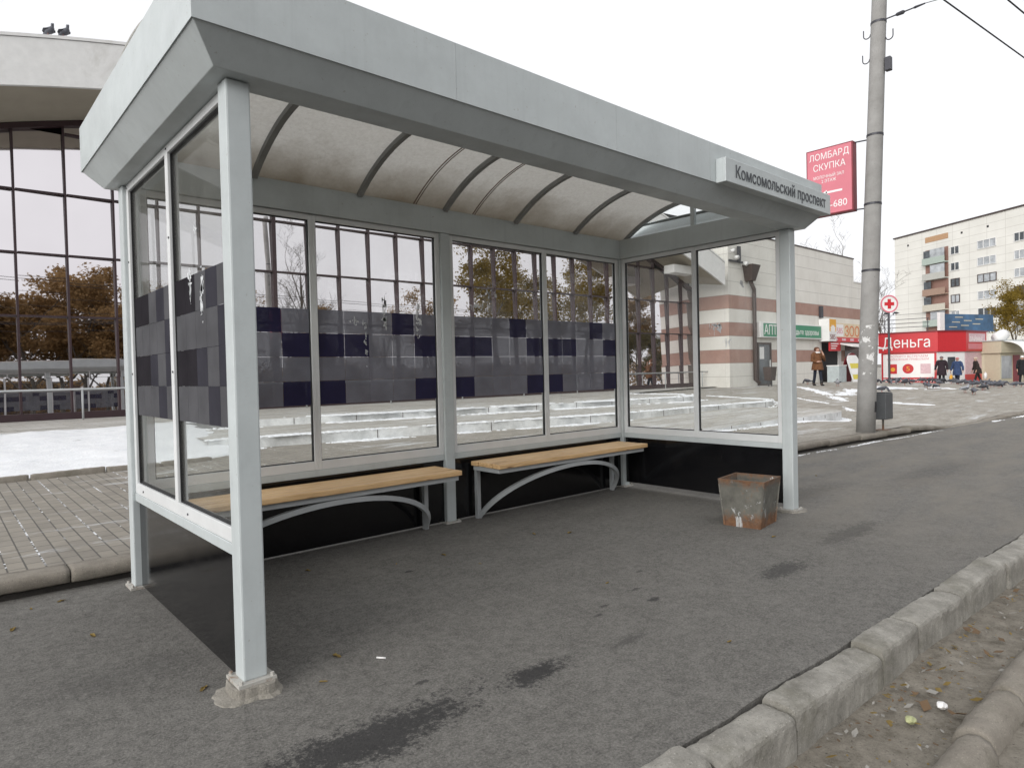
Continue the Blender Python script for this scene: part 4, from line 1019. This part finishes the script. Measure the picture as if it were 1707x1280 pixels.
for fl in range(0, 8):
    zf = 24.2-1.0-FLH*(fl+1)+.9
    if zf < 4: break
    for (u0, u1) in ((12.9, 14.7), (18.2, 21.7), (24.8, 26.6), (29, 32.4), (36, 37.8), (41, 44)):
        wnd(u0, u1, zf, zf+1.45, random.choice((PANE_L, PANE_L, PANE_D)))
    rb = random.Random(fl)
    AF.box(MB(), 7.4, 12.4, zf-.9, zf+1.75, .003, .02).build('balcony_recess', mat('red brown recess', (.26, .15, .12), .8) if fl == 0 else bpy.data.materials['red brown recess'], AB)
    bl = MB(); AF.box(bl, 7.4, 12.4, zf-1.05, zf-.88, .021, .9); AF.box(bl, 7.45, 12.35, zf-.879, zf+.15, .78, .86, 0); q = bl.build('balcony', BALC[fl % 4], AB)
    if fl in (0, 1, 4): AF.box(MB(), 9.2, 12.3, zf+.155, zf+1.6, .76, .82).build('balcony_glazing', PANE_L, q)
    if fl in (0, 2, 3): AF.box(MB(), 7.5, 9.1, zf+.155, zf+1.55, .5, .56).build('balcony_glazing', PANE_D, q)
AF.box(MB(), 7.4, 12.4, 24.4-.0, 25.4, .003, .05).build('brick_header', mat('tan brick', (.42, .26, .15), .8), AB)
for u in (3.2, 15, 20, 30): AF.box(MB(), u, u+.35, 24.6, 24.95, .003, .04).build('vent', DARKIN, AB)
for u in (22, 35): AF.box(MB(), u, u+1.6, H+.26, H+1.1, -6, -4.5).build('roof_vent', PAINT, AB)

# ------------------------------------------------------------------ trees
def tree_meshes(seed, h, spread, leafm, nleaf, lsize, droop=0.0, bare=False, levels=4, trunk=.17):
    rd = random.Random(seed); b = MB(); tips = []
    def grow(p, d, ln, r, lv):
        n = 4; pts = [p]; rs = [r]; q = Vector(p); dd = Vector(d)
        for i in range(n):
            dd = (dd+Vector((rd.gauss(0, .13), rd.gauss(0, .13), rd.gauss(0, .08)+(.05 if lv < 2 else -droop*.25)))).normalized(); q = q+dd*ln/n; pts.append(q.copy()); rs.append(r*(1-.55*(i+1)/n))
        b.tube(pts, rs, 6 if lv < 2 else 4, cap=False)
        if lv >= levels-2: tips.extend(pts[1:])
        if lv >= levels: return
        for k in range(rd.choice((3, 3, 4)) if lv else 7):
            t = rd.uniform(.35, 1.0) if lv else rd.uniform(.28, 1.0); i = min(n-1, int(t*n)); s = pts[i].lerp(pts[i+1], t*n-i); az = rd.uniform(0, 6.283); up = rd.uniform(.25, .9)-droop*.4*lv
            nd = (Vector((math.cos(az)*spread, math.sin(az)*spread, up))+dd*.5).normalized(); grow(s, nd, ln*rd.uniform(.45, .68)*(1.0 if lv else .62), max(.006, rs[i]*.55), lv+1)
    grow(Vector((0, 0, -.3)), Vector((0, 0, 1)), h*.72, trunk, 0)
    trunk_me = b.mesh('trunk', BARK)
    if bare: return trunk_me, None
    c = MB()
    for k in range(nleaf):
        p = rd.choice(tips)+Vector((rd.gauss(0, .28), rd.gauss(0, .28), rd.gauss(-droop*.5, .25))); u = Vector((rd.gauss(0, 1), rd.gauss(0, 1), rd.gauss(0, 1))).normalized(); v = u.orthogonal().normalized()*rd.uniform(.4, .7); s = lsize*rd.uniform(.5, 1.3)
        c.add([p-u*s, p+v*s, p+u*s, p-v*s], [(0, 1, 2, 3)])
    me = bpy.data.meshes.new('crown'); me.from_pydata(c.v, [], c.f); me.materials.append(leafm); me.update()
    return trunk_me, me
TM = {'brown': tree_meshes(1, 13, 1.0, LEAF_B, 8500, .135), 'green': tree_meshes(2, 11, 1.1, LEAF_G, 6500, .135), 'birch': tree_meshes(3, 15, .6, LEAF_Y, 9000, .13, .45), 'bare': tree_meshes(4, 15, .75, None, 0, 0, bare=True, levels=5),
      'thin': tree_meshes(6, 12, .7, LEAF_B, 2600, .12, .1), 'small': tree_meshes(8, 7, .9, LEAF_B, 3500, .13)}
HT = {k: max(v.co.z for m_ in ms if m_ for v in m_.vertices) for k, ms in TM.items()}
def tree(kind, x, y, z, h, label, rz, group=None):
    t = thing('tree', label, 'tree', (x, y, z), rz, group); k = h/HT[kind]; q_ = 1.3 if kind == 'brown' else 1; t.scale = (k*q_, k*q_, k)
    link('trunk', TM[kind][0], t)
    if TM[kind][1]: link('crown', TM[kind][1], t)
G1_ = 'autumn trees across the road, mirrored in the glass front'
for i, (kind, x, y, h) in enumerate([('green', -6, -42, 14), ('brown', .5, -44, 17), ('brown', 3, -47, 14), ('brown', 8, -46, 17), ('brown', -3, -40, 15), ('brown', 12.5, -41, 14), ('brown', 15.5, -38, 13), ('brown', 5, -40, 16), ('brown', 9.6, -38, 15.5), ('brown', 13, -33, 14), ('thin', 17.5, -30, 14), ('bare', 24.5, -29, 19.5), ('bare', 31, -38, 20), ('small', 36, -40, 10), ('thin', 40.7, -37, 13), ('thin', 38.3, -25.5, 13), ('birch', 41.5, -17.6, 17.5), ('birch', 50.4, -21.5, 17.5), ('birch', 52, -17.2, 17.8), ('brown', 60.5, -19, 13), ('green', 55, -12.5, 7.5), ('green', 62, -14, 8), ('brown', 73, -22, 9), ('brown', -14, -40, 15)]):
    tree(kind, x, y, -.3, h, 'leafy autumn tree mirrored in the glass front across the road' if kind != 'bare' else 'leafless tree mirrored in the glass front across the road', i*1.7, G1_ if kind != 'bare' else 'leafless trees mirrored in the glass front')
for i, (x, y, h) in enumerate([(15, -34.5, 14), (18.5, -33, 13.5), (21.5, -31.5, 12.5), (27, -33, 12), (-9, -38, 16)]): tree(('thin', 'brown')[i % 2], x, y, -.3, h, 'leafy autumn tree mirrored in the glass front across the road', i*2.3, G1_)
tree('birch', 74, 11.4, -1, 10.2, 'yellow birch standing behind the beige kiosk, filling the right edge', .4)
tree('birch', 78, 9.6, -1, 8.5, 'yellow autumn tree cut by the right picture edge, behind the first birch', 2.4)
tree('bare', 64, 22.5, -1, 17, 'leafless tree rising behind the flat roof of the cream building', 0)
tree('bare', 78, 24.5, -1, 13, 'leafless tree between the concrete pole and the apartment block', 2.1)
b = MB(); rw = random.Random(12)
for k in range(26000):
    x = rw.uniform(-45, 120); tp = 7.0+2.2*noise.noise(Vector((x*.12, 0, 0)))+1.6*noise.noise(Vector((x*.5, 4, 0))); p = Vector((x, -56+.25*x*.2+rw.gauss(0, 1.2), tp*rw.random()**.7-.3)); u = Vector((rw.gauss(0,1), rw.gauss(0,1), rw.gauss(0,1))).normalized(); v = u.orthogonal().normalized()*.5; q = rw.uniform(.12, .32); b.v += [tuple(p-u*q), tuple(p+v*q), tuple(p+u*q), tuple(p-v*q)]; n_ = len(b.v); b.f.append([n_-4, n_-3, n_-2, n_-1]); b.m.append(0)
me = bpy.data.meshes.new('shrubbery'); me.from_pydata(b.v, [], b.f); me.materials.append(LEAF_B); o = link('shrubbery', me); o['kind'] = 'stuff'; o['label'] = 'brown autumn shrubbery across the road mirrored in the glass front'
# low gabled house across the road, seen only as a reflection
t = thing('brick_house', 'long low house with a row of gables mirrored in the glass front', 'house', (58, -62, -.3))
MB().box(-45, 35, -6, 6, 0, 4.6).build('wall', mat('dull red brick', (.24, .12, .09), .8), t); 
b = MB()
for k in range(9):
    x = -45+k*9; b.add([(x,-6.5,4.6),(x+8.9,-6.5,4.6),(x+4.45,-6.5,7.6),(x,6.5,4.6),(x+8.9,6.5,4.6),(x+4.45,6.5,7.6)], [(0,1,2),(5,4,3),(0,2,5,3),(1,4,5,2),(0,3,4,1)])
b.build('roof', mat('grey roofing', (.2, .2, .2), .7), t)
t = thing('mirror_backing', 'added long brown block, dark backing behind the trees mirrored in the glass front', 'backing', (-40, -63, -.3))  # added as a dark backing that closes bright sky gaps in the mirror image
MB().box(-40, 52, -5, 5, 0, 6.2).build('wall', mat('dull brown brick', (.13, .085, .065), .8, var=.5, scale=.5), t); MB().box(-40.5, 52.4, -5.5, 5.5, 6.205, 6.5).build('roof', bpy.data.materials['grey roofing'], t)

# ------------------------------------------------------------------ wires
def wire(p, q, sag, r, label, group=None):
    p = Vector(p); q = Vector(q); n = 24; pts = [p.lerp(q, i/n)-Vector((0, 0, sag*4*(i/n)*(1-i/n))) for i in range(n+1)]
    o = MB().tube([x-p for x in pts], r, 5, cap=False).build('overhead_wire', WIRE, None, smooth=True); o.location = p; tag(o, label, 'wire', group)
d1 = Vector((3.06, -.31, 0)); p1 = Vector((9.6, .07, 6.26)); p2 = Vector((10.26, -.51, 6.24))
wire(p1-d1*12, p1+d1*12, 0, .011, 'thick black overhead cable slanting down to the right edge, the lower of two', None)
wire(p2-d1*12, p2+d1*12, 0, .011, 'thick black overhead cable clipping the top right picture corner', None)
pi = Vector(pol(7.75))+Vector((.27, -.84, -.24)); wire(pi, pi+Vector((2.5, -17, 1.4)), .15, .006, 'thin span wire from the bracket arm at the top of the concrete pole')
pi = Vector(pol(7.05))+Vector((.25, -.62, .12)); wire(pi, pi+Vector((7.5, -14, 2.0)), .1, .006, 'thin span wire from the lower insulator of the concrete pole')
for i, (y, z) in enumerate(((-6.5, 6.1), (-7.2, 6.3), (-11.0, 6.3), (-12, 6.9), (-16.5, 7.6), (-16.8, 8.3), (-17, 9.2))):
    wire((-60, y, z), (90, y-4, z+.4), .5, .012, 'overhead street wire mirrored as a thin line in the glass front', 'street wires mirrored in the glass front')

# ------------------------------------------------------------------ people
SKIN = mat('skin', (.46, .28, .21), .6, var=.05)
def skin_obj(name, verts, edges, rad, material, parent, sub=1, root=0):
    me = bpy.data.meshes.new(name); me.from_pydata([tuple(v) for v in verts], edges, [])
    bm = bmesh.new(); bm.from_mesh(me); lay = bm.verts.layers.skin.verify()
    for i, v in enumerate(bm.verts):
        v[lay].radius = (rad[i], rad[i]) if not hasattr(rad[i], '__len__') else rad[i]; v[lay].use_root = (i == root)
    bm.to_mesh(me); bm.free(); me.materials.append(material)
    o = link(name, me, parent); s = o.modifiers.new('skin', 'SKIN'); s.use_smooth_shade = True
    if sub: u = o.modifiers.new('sub', 'SUBSURF'); u.levels = sub; u.render_levels = sub
    return o
def person(label, loc, rz, h, coat, trousers, hat, coat_len=.45, stride=.12, arm_l=0.15, arm_r=0.15, lean=0.0, hood=False, bag=None, phone=False, scarf=None):
    t = thing('person', label, 'person', loc, rz); k = h/1.70; t.scale = (k, k, k)
    lx = lean
    V = [(0, 0, .90), (0, lx*.3, 1.08), (0, lx*.7, 1.28), (0, lx, 1.42), (0, lx+.005, 1.50), (0, lx-.015, 1.585), (0, lx-.01, 1.66)]; Rr = [(.15, .11), (.14, .10), (.165, .105), (.10, .075), .05, (.075, .09), (.06, .075)]
    E = [(0, 1), (1, 2), (2, 3), (3, 4), (4, 5), (5, 6)]
    legs = []
    for sx, st in ((-1, -stride), (1, stride)):
        i = len(V); V += [(sx*.09, 0, .84), (sx*.095, -st*.5-.02, .48), (sx*.10, -st, .10), (sx*.105, -st-.02, .045), (sx*.11, -st-.16, .035)]; Rr += [.085, .06, .042, .042, .03]
        E += [(0, i), (i, i+1), (i+1, i+2), (i+2, i+3), (i+3, i+4)]; legs.append(i)
    arms = []
    for sx, bend in ((-1, arm_l), (1, arm_r)):
        i = len(V)
        if bend > 1: pts = [(sx*.19, lx, 1.39), (sx*.27, lx-.06, 1.14), (sx*.16, lx-.20, 1.38), (sx*.12, lx-.18, 1.50)]
        elif bend > .6: pts = [(sx*.19, lx, 1.39), (sx*.26, lx-.02, 1.12), (sx*.12, lx-.24, 1.06), (sx*.05, lx-.27, 1.07)]
        else: pts = [(sx*.19, lx, 1.39), (sx*(.22+bend*.25), lx+.02, 1.12), (sx*(.23+bend*.35), lx-.06, .88), (sx*(.23+bend*.35), lx-.08, .81)]
        V += pts; Rr += [.06, .045, .033, .03]; E += [(3, i), (i, i+1), (i+1, i+2), (i+2, i+3)]; arms.append((i, pts))
        w = Vector(pts[3]); dirv = (Vector(pts[3])-Vector(pts[2])).normalized(); side = Vector((0, 1, 0)) if abs(dirv.y) < .8 else Vector((1, 0, 0))
        for f in range(4):
            j = len(V); a = w+dirv*.05+side*(f-1.5)*.02; c = a+dirv*(.045, .052, .05, .038)[f]+Vector((-sx*.012, 0, -.004)); V += [tuple(a), tuple(c)]; Rr += [.009, .0075]; E += [(i+3, j), (j, j+1)]
        j = len(V); a = w+side*.035+dirv*.02; V.append(tuple(a+dirv*.03)); Rr.append(.009); E.append((i+3, j))
    j = len(V); V.append((0, lx-.115, 1.58)); Rr.append(.014); E.append((5, j))
    for sx in (-1, 1): j = len(V); V.append((sx*.08, lx-.005, 1.59)); Rr.append(.016); E.append((5, j))
    skin_obj('body', V, E, Rr, SKIN, t)
    # trousers
    TV = [(0, 0, .88)]; TE = []; TR = [(.135, .095)]
    for i in legs:
        a = len(TV); TV += [V[i], V[i+1], V[i+2]]; TR += [.085, .076, .062]; TE += [(0, a), (a, a+1), (a+1, a+2)]
    skin_obj('trousers', TV, TE, TR, trousers, t)
    for i in legs:
        a, c, d = Vector(V[i+2]), Vector(V[i+3]), Vector(V[i+4]); MB().tube([a+Vector((0, -.0, .15)), a, c+Vector((0, .02, 0)), c-Vector((0, .05, .003)), d-Vector((0, .04, .005))], [(.066, .066), (.058, .062), (.05, .048), (.045, .042), (.03, .028)], 10).build('boot', GASK if not bag else BROWNM, t, smooth=True)
    # coat: elliptical rings plus sleeves
    b = MB(); z0 = .92-coat_len; rings = []
    for z, rx, ry, yo in ((z0, .255, .24, -.012), (z0+.02, .26, .245, -.012), (.80, .245, .225, -.01), (.95, .225, .20, -.005), (1.10, .185, .145, lx*.4), (1.28, .205, .15, lx*.7), (1.38, .19, .13, lx*.95), (1.44, .12, .10, lx), (1.49, .075, .075, lx)):
        rings.append([(math.cos(a*math.pi/8)*rx*(1+.05*noise.noise(Vector((a, z*4, h)))), yo+math.sin(a*math.pi/8)*ry*(1+.05*noise.noise(Vector((a*2, z*3, h)))), z) for a in range(16)])
    b.rings(rings)
    for i, pts in arms: b.tube([Vector((pts[0][0]*.25, lx, 1.435)), Vector((pts[0][0]*.8, lx, 1.425)), Vector(pts[0])+Vector((pts[0][0]*.12, 0, -.02)), Vector(pts[0]).lerp(Vector(pts[1]), .55), pts[1], Vector(pts[1]).lerp(Vector(pts[2]), .5), Vector(pts[1]).lerp(Vector(pts[2]), .92)], [.06, .085, .088, .076, .068, .06, .052], 12)
    b.build('coat', coat, t, smooth=True)
    # hat or hood
    hr = []
    for z, r in ((1.555 if hood else 1.615, 1.0), (1.60 if hood else 1.63, 1.08), (1.67, .98), (1.715, .62), (1.73, .15)):
        hr.append([(math.cos(a*math.pi/7)*.098*r*(1.15 if hood else 1), lx+.012+math.sin(a*math.pi/7)*(.112*r)*(1.15 if hood else 1)+(.062 if hood else 0), z) for a in range(14)])
    MB().rings(hr).build('hood' if hood else 'hat', hat, t, smooth=True)
    for sx in (-1, 1): MB().tube([(sx*.032, lx-.092, 1.605), (sx*.032, lx-.102, 1.605)], .010, 8).build('eye', DARKIN, t)
    MB().tube([(-.025, lx-.098, 1.545), (0, lx-.104, 1.543), (.025, lx-.098, 1.545)], .006, 6).build('mouth', mat('lips', (.35, .12, .10), .5) if 'lips' not in bpy.data.materials else bpy.data.materials['lips'], t)
    if scarf: MB().tube([(math.cos(a*math.pi/6)*.085, lx+math.sin(a*math.pi/6)*.085, 1.475) for a in range(13)], .035, 8).build('scarf', scarf, t, smooth=True)
    return t, arms
def cloth(n, c): return mat(n, c, .9, var=.3, scale=12, bump=.3, bscale=40)
wz = lambda x, y: plaza_z(x, y)
person('person in a brown patterned hooded coat holding a hand to the face outside the shop', (27.4, 9.65, wz(27.4, 9.65)), R(-42), 1.62, cloth('brown patterned coat', (.13, .055, .022)), cloth('dark blue trousers', (.012, .016, .028)), cloth('brown hood', (.10, .04, .02)), .22, .16, .7, 1.2, -.03, True, scarf=WHITE)
person('person in a long dark maroon coat, left one of the pair before the red kiosk', (44.4, 9.75, wz(44.4, 9.75)), R(-75), 1.68, cloth('dark maroon coat', (.022, .012, .018)), cloth('black trousers', (.01, .01, .012)), cloth('grey knitted hat', (.16, .12, .13)), .35, .14, .3, .2, 0, scarf=cloth('dark green scarf', (.01, .03, .02)))
person('person in a wide blue coat and pink hat walking before the red kiosk', (45.0, 9.1, wz(45, 9.1)), R(-95), 1.6, cloth('blue coat', (.03, .055, .13)), cloth('navy trousers', (.012, .014, .03)), cloth('pink hat', (.45, .16, .16)), .32, .2, .35, .3, 0)
person('person in a dark brown jacket stooping before the pink kiosk poster', (47.0, 8.55, wz(47, 8.5)), R(-150), 1.6, cloth('dark brown jacket', (.025, .016, .014)), cloth('dark trousers', (.018, .014, .014)), cloth('cream hat', (.5, .42, .32)), .25, .22, .5, .3, -.12)
person('person in black with a white hat at the far right edge', (47.5, 6.45, wz(47.5, 6.45)), R(-60), 1.62, cloth('black coat', (.008, .009, .011)), cloth('charcoal trousers', (.016, .017, .02)), WHITE, .4, .1, .2, .2, 0)
for (nm, x, y, z, c, lab, cat) in (('carrier_bag', 44.72, 9.35, .42, YEL, 'yellow and red shopping bag carried between the couple at the kiosk', 'bag'), ('carrier_bag', 47.35, 8.25, .5, WHITE, 'white carrier bag held by the person beside the pink poster', 'bag')):
    t = thing(nm, lab, cat, (x, y, wz(x, y)+z-.2)); rings = [[(math.cos(a*math.pi/6)*rx, math.sin(a*math.pi/6)*rx*.6, zz) for a in range(12)] for zz, rx in ((0, .10), (.02, .14), (.2, .16), (.33, .12), (.36, .05))]
    MB().rings(rings).build('sack', c, t, smooth=True); MB().tube([(-.05, 0, .34), (-.03, 0, .44), (.03, 0, .44), (.05, 0, .34)], .008, 6).build('handle', c, t)

# ------------------------------------------------------------------ pigeons
PG = mat('slate pigeon feathers', (.10, .105, .125), .7, var=.5, scale=16); PG2 = mat('dark wing feathers', (.035, .036, .045), .7, var=.4, scale=14); PGW = mat('pale pigeon feathers', (.32, .33, .36), .7, var=.5, scale=14); LEGP = mat('pink leg', (.35, .12, .10), .6)
def pigeon_mesh(feeding, m):
    b = MB(); hz = .06 if feeding else .245; hx = .185 if feeding else .125; nzx, nzz = (.155, .13) if feeding else (.115, .19)
    b.tube([(-.20, 0, .105), (-.13, 0, .115), (-.07, 0, .13), (0, 0, .135), (.06, 0, .145), (.10, 0, .165), (nzx, 0, nzz), (hx+.0, 0, hz), (hx+.03, 0, hz-.006), (hx+.05, 0, hz-.014)], [(.035, .008), (.045, .02), (.062, .045), (.075, .062), (.068, .06), (.05, .045), (.03, .03), (.028, .03), (.014, .014), (.004, .004)], 10)
    for s in (-1, 1):
        b.tube([(.07, s*.06, .15), (0, s*.075, .15), (-.1, s*.055, .135), (-.17, s*.02, .12)], [(.02, .01), (.045, .012), (.035, .01), (.006, .004)], 8, m=1)
        b.tube([(.0, s*.03, .085), (.005, s*.03, .0), (.035, s*.03, .002)], .006, 5, m=2)
    return b.mesh('pigeon', [m, PG2, LEGP], True)
PM = [pigeon_mesh(False, PG), pigeon_mesh(True, PG), pigeon_mesh(False, PGW), pigeon_mesh(True, PG2)]
pts = [(39.3,11.2),(36.5,10.0),(38.4,9.8),(39.4,9.7),(37.6,8.7),(32.75,8.0),(32.1,7.5),(33.6,7.6),(35.1,7.7),(36.8,7.65),(35.25,6.86),(33.85,6.1),(35.4,6.2),(34,5.5),(31.5,4.7),(35.5,5.4),(33.4,4.6),(37.1,5.2),(35.6,4.5),(38.3,8.2),(38.8,7.6),(39.6,7.2),(40.2,6.6),(39.4,6.2),(38.2,6.6),(40.8,7.6),(37.6,6.0),(36.4,6.9),(34.4,7.2),(36.0,8.4),(35.2,9.1),(33.7,8.8),(38.5,5.6),(39.7,5.7),(40.6,5.9),(36.5,4.4),(34.5,5.0),(32.8,5.4),(37.8,4.9),(41.5,6.9)]
rq = random.Random(21)
pts += [(rq.uniform(29, 38), rq.uniform(4.4, 8.6)) for _ in range(26)]
rp = random.Random(9)
for i, (x, y) in enumerate(pts):
    o = link('pigeon', PM[rp.choice((0, 0, 1, 1, 1, 3))]); o.location = (x, y, wz(x, y)+.004); o.rotation_euler = (0, 0, rp.uniform(0, 6.28)); s = rp.uniform(1.0, 1.2); o.scale = (s, s, s)
    tag(o, 'grey pigeon in the flock feeding on the paving before the red kiosk', 'pigeon', 'pigeons feeding before the kiosk')
for (x, y, m, lab) in ((24.56, 6.14, 1, 'dark pigeon on the snow just right of the concrete pole, nearest of all'), (27.1, 8.7, 2, 'pale pigeon walking right of the person in the brown coat'), (28.1, 4.5, 2, 'large pale pigeon out ahead of the flock, fluffed up'), (27.2, 4.0, 1, 'dark pigeon feeding low at the front right of the flock'), (29.0, 10.8, 1, 'dark pigeon at the foot of the cream wall left of the person')):
    o = link('pigeon', PM[m]); o.location = (x, y, wz(x, y)+.004); o.rotation_euler = (0, 0, rp.uniform(0, 6)); o.scale = (1.25,)*3; tag(o, lab, 'pigeon')
for s, lab in ((-.42, 'pigeon perched on the arched roof edge, left one of two'), (-.17, 'pigeon perched on the arched roof edge, right one of two')):
    o = link('pigeon', PM[0]); o.location = HALL0+HF.p(s, fbot(s)+.985, 1.9); o.rotation_euler = (0, 0, R(-70)); o.scale = (.95,)*3; tag(o, lab, 'pigeon')
for dy, lab in ((0, 'bird on the wire under the red cross sign, left one'), (-.55, 'bird on the wire under the red cross sign, right one')):
    o = link('pigeon', PM[3]); o.location = (44.0, 12.6+dy, 4.25); o.rotation_euler = (0, 0, 1.2); o.scale = (1.1,)*3; tag(o, lab, 'bird')
wire((43.9, 14.5, 4.26), (44.1, 8.9, 4.26), .0, .012, 'thin dark wire with two birds beside the concrete pole')

# ------------------------------------------------------------------ litter
def leaf_mesh(seed, size):
    rd = random.Random(seed); b = MB(); n = 9; top = []
    for i in range(n):
        a = 2*math.pi*i/n; r = size*(1+.35*math.cos(2*a))*rd.uniform(.75, 1.15)*.5; top.append((math.cos(a)*r, math.sin(a)*r*.6, .004+.35*size*abs(math.sin(a))*rd.uniform(.1, .5)))
    b.add([(0, 0, .003)]+top, [(0, i+1, (i+1) % n+1) for i in range(n)]); b.add([(0, 0, .0015)]+[(x, y, z-.0015) for x, y, z in top], [(0, (i+1) % n+1, i+1) for i in range(n)])
    return b.mesh('leaf', LEAF_L)
LM = [leaf_mesh(i, .05) for i in range(5)]
rl = random.Random(4)
for i, (x, y) in enumerate([(.95, 1.5), (1.46, 1.2), (2.16, -.11), (2.69, 1.11), (1.82, 1.14), (-.64, 1.64), (-.53, 1.97), (-.34, 1.23), (-.38, 2.0), (1.9, -1.09), (.46, .1), (1.87, .78), (2.92, .93), (6.9, .7), (8.1, .4), (7.4, 1.2), (5.8, .8), (3.9, -.3), (-.1, .2), (.3, -.1)]):
    o = link('fallen_leaf', rl.choice(LM)); o.location = (x, y, .001); o.rotation_euler = (0, 0, rl.uniform(0, 6)); s = rl.uniform(.45, 1.0); o.scale = (s, s, s); tag(o, 'small dry yellowish leaf lying on the bare asphalt', 'leaf', 'fallen leaves on the asphalt')
b = MB().tube([(-.022, 0, .005), (.022, 0, .005)], .0042, 8); o = b.build('cigarette_butt', WHITE2, None, smooth=True); o.location = (.60, -.07, 0); o.rotation_euler = (0, 0, -.9); tag(o, 'white cigarette butt on the asphalt in front of the shelter', 'cigarette butt')
# leaf litter and grit in the gutter: uncountable
b = MB()
for k in range(900):
    x = rl.uniform(.8, 9) if k < 700 else rl.uniform(-2, 16); y = -1.62-.034*(x-.8)-abs(rl.gauss(0, .14)) if k % 3 else rl.uniform(-1.98, -1.64)-.034*(x-.8); y = max(y, -1.98-.034*(x-.8)); z = -.165+.03*abs(y+.034*(x-.8)+1.80)*1.2+.02
    s = abs(rl.gauss(0, .010))+.003; a = rl.uniform(0, 6.28); u = Vector((math.cos(a), math.sin(a), rl.uniform(-.5, .5)))*s; v = Vector((-math.sin(a), math.cos(a), rl.uniform(-.4, .4)))*s*rl.uniform(.3, .8); p = Vector((x, y, z+s*.3))
    m_ = rl.choice((0, 0, 1, 1, 2)); P = [p-u, p+v, p+u, p-v]; Q = [q+Vector((0, 0, .002)) for q in P]; b.add(P+Q, [(3,2,1,0),(4,5,6,7),(0,1,5,4),(1,2,6,5),(2,3,7,6),(3,0,4,7)], m_)
o = b.build('leaf_litter', [LEAF_L, mat('brown rotten leaf', (.12, .075, .04), .9), mat('grey grit', (.25, .24, .22), .9)]); o['kind'] = 'stuff'; o['label'] = 'dry leaves and grit lying in the gutter between the kerbs'
for x, y, lab, m_ in ((2.02, -1.83, 'crumpled pale green wrapper lying in the gutter', mat('pale green foil', (.40, .42, .22), .5)), (2.24, -1.88, 'crumpled white paper lying in the gutter near the outer kerb', WHITE2)):
    me = bmesh.new(); bmesh.ops.create_icosphere(me, subdivisions=2, radius=.024)
    for v in me.verts: v.co = Vector((v.co.x*1.3, v.co.y*.8, v.co.z*.6))*(1+.5*noise.noise(v.co*45))
    mm = bpy.data.meshes.new('wrapper'); me.to_mesh(mm); me.free(); mm.materials.append(m_); o = link('wrapper', mm); o.location = (x, y, -.135); tag(o, lab, 'litter')

# ------------------------------------------------------------------ light, sky, camera
SUN_EL, SUN_AZ = R(23), R(194)      # direction towards the sun, measured from +x
sd = Vector((math.cos(SUN_EL)*math.cos(SUN_AZ), math.cos(SUN_EL)*math.sin(SUN_AZ), math.sin(SUN_EL)))
su = bpy.data.lights.new('sun', 'SUN'); su.energy = 1.5; su.angle = R(40); su.color = (1, .965, .92)
so = bpy.data.objects.new('sun', su); COL.objects.link(so); so.rotation_euler = sd.to_track_quat('Z', 'Y').to_euler(); so.location = (0, 0, 30)
w = bpy.data.worlds.new('World'); S.world = w; w.use_nodes = True; nt = w.node_tree; nt.nodes.clear()
out = nt.nodes.new('ShaderNodeOutputWorld'); bg = nt.nodes.new('ShaderNodeBackground'); sky = nt.nodes.new('ShaderNodeTexSky')
sky.sky_type = 'NISHITA'; sky.sun_disc = False; sky.sun_elevation = SUN_EL; sky.sun_rotation = math.pi/2-SUN_AZ; sky.air_density = 1; sky.dust_density = 6; sky.ozone_density = 1
hs = nt.nodes.new('ShaderNodeHueSaturation'); hs.inputs['Saturation'].default_value = .10
mx = nt.nodes.new('ShaderNodeMix'); mx.data_type = 'RGBA'; mx.inputs[0].default_value = .72; mx.inputs[7].default_value = (10.6, 10.7, 11.0, 1)   # an even cloud deck over most of the clear sky
nt.links.new(sky.outputs[0], hs.inputs['Color']); nt.links.new(hs.outputs[0], mx.inputs[6]); nt.links.new(mx.outputs[2], bg.inputs[0]); nt.links.new(bg.outputs[0], out.inputs[0]); bg.inputs[1].default_value = .10

cd = bpy.data.cameras.new('camera'); cd.sensor_fit = 'HORIZONTAL'; cd.sensor_width = 36; cd.lens = 36*1097.92/1707; cd.clip_start = .05; cd.clip_end = 2000
cam = bpy.data.objects.new('camera', cd); COL.objects.link(cam)
yaw, pit, rol = R(48.568), R(-1.0667), R(-1.3317)
Fw = Vector((math.cos(yaw)*math.cos(pit), math.sin(yaw)*math.cos(pit), math.sin(pit))); Rt = Vector((math.sin(yaw), -math.cos(yaw), 0)); Up = Rt.cross(Fw)
R2 = Rt*math.cos(rol)+Up*math.sin(rol); U2 = -Rt*math.sin(rol)+Up*math.cos(rol)
M = Matrix.Identity(4); M.col[0][:3] = R2; M.col[1][:3] = U2; M.col[2][:3] = -Fw; M.col[3][:3] = (-.9304, -2.7668, 1.317); cam.matrix_world = M
S.camera = cam
S.view_settings.view_transform = 'Standard'; S.view_settings.look = 'None'; S.view_settings.exposure = .3; S.view_settings.gamma = 1
S.cycles.transparent_max_bounces = 32; S.cycles.max_bounces = 10; S.cycles.glossy_bounces = 6; S.cycles.transmission_bounces = 8
try: S.cycles.use_denoising = True
except Exception: pass
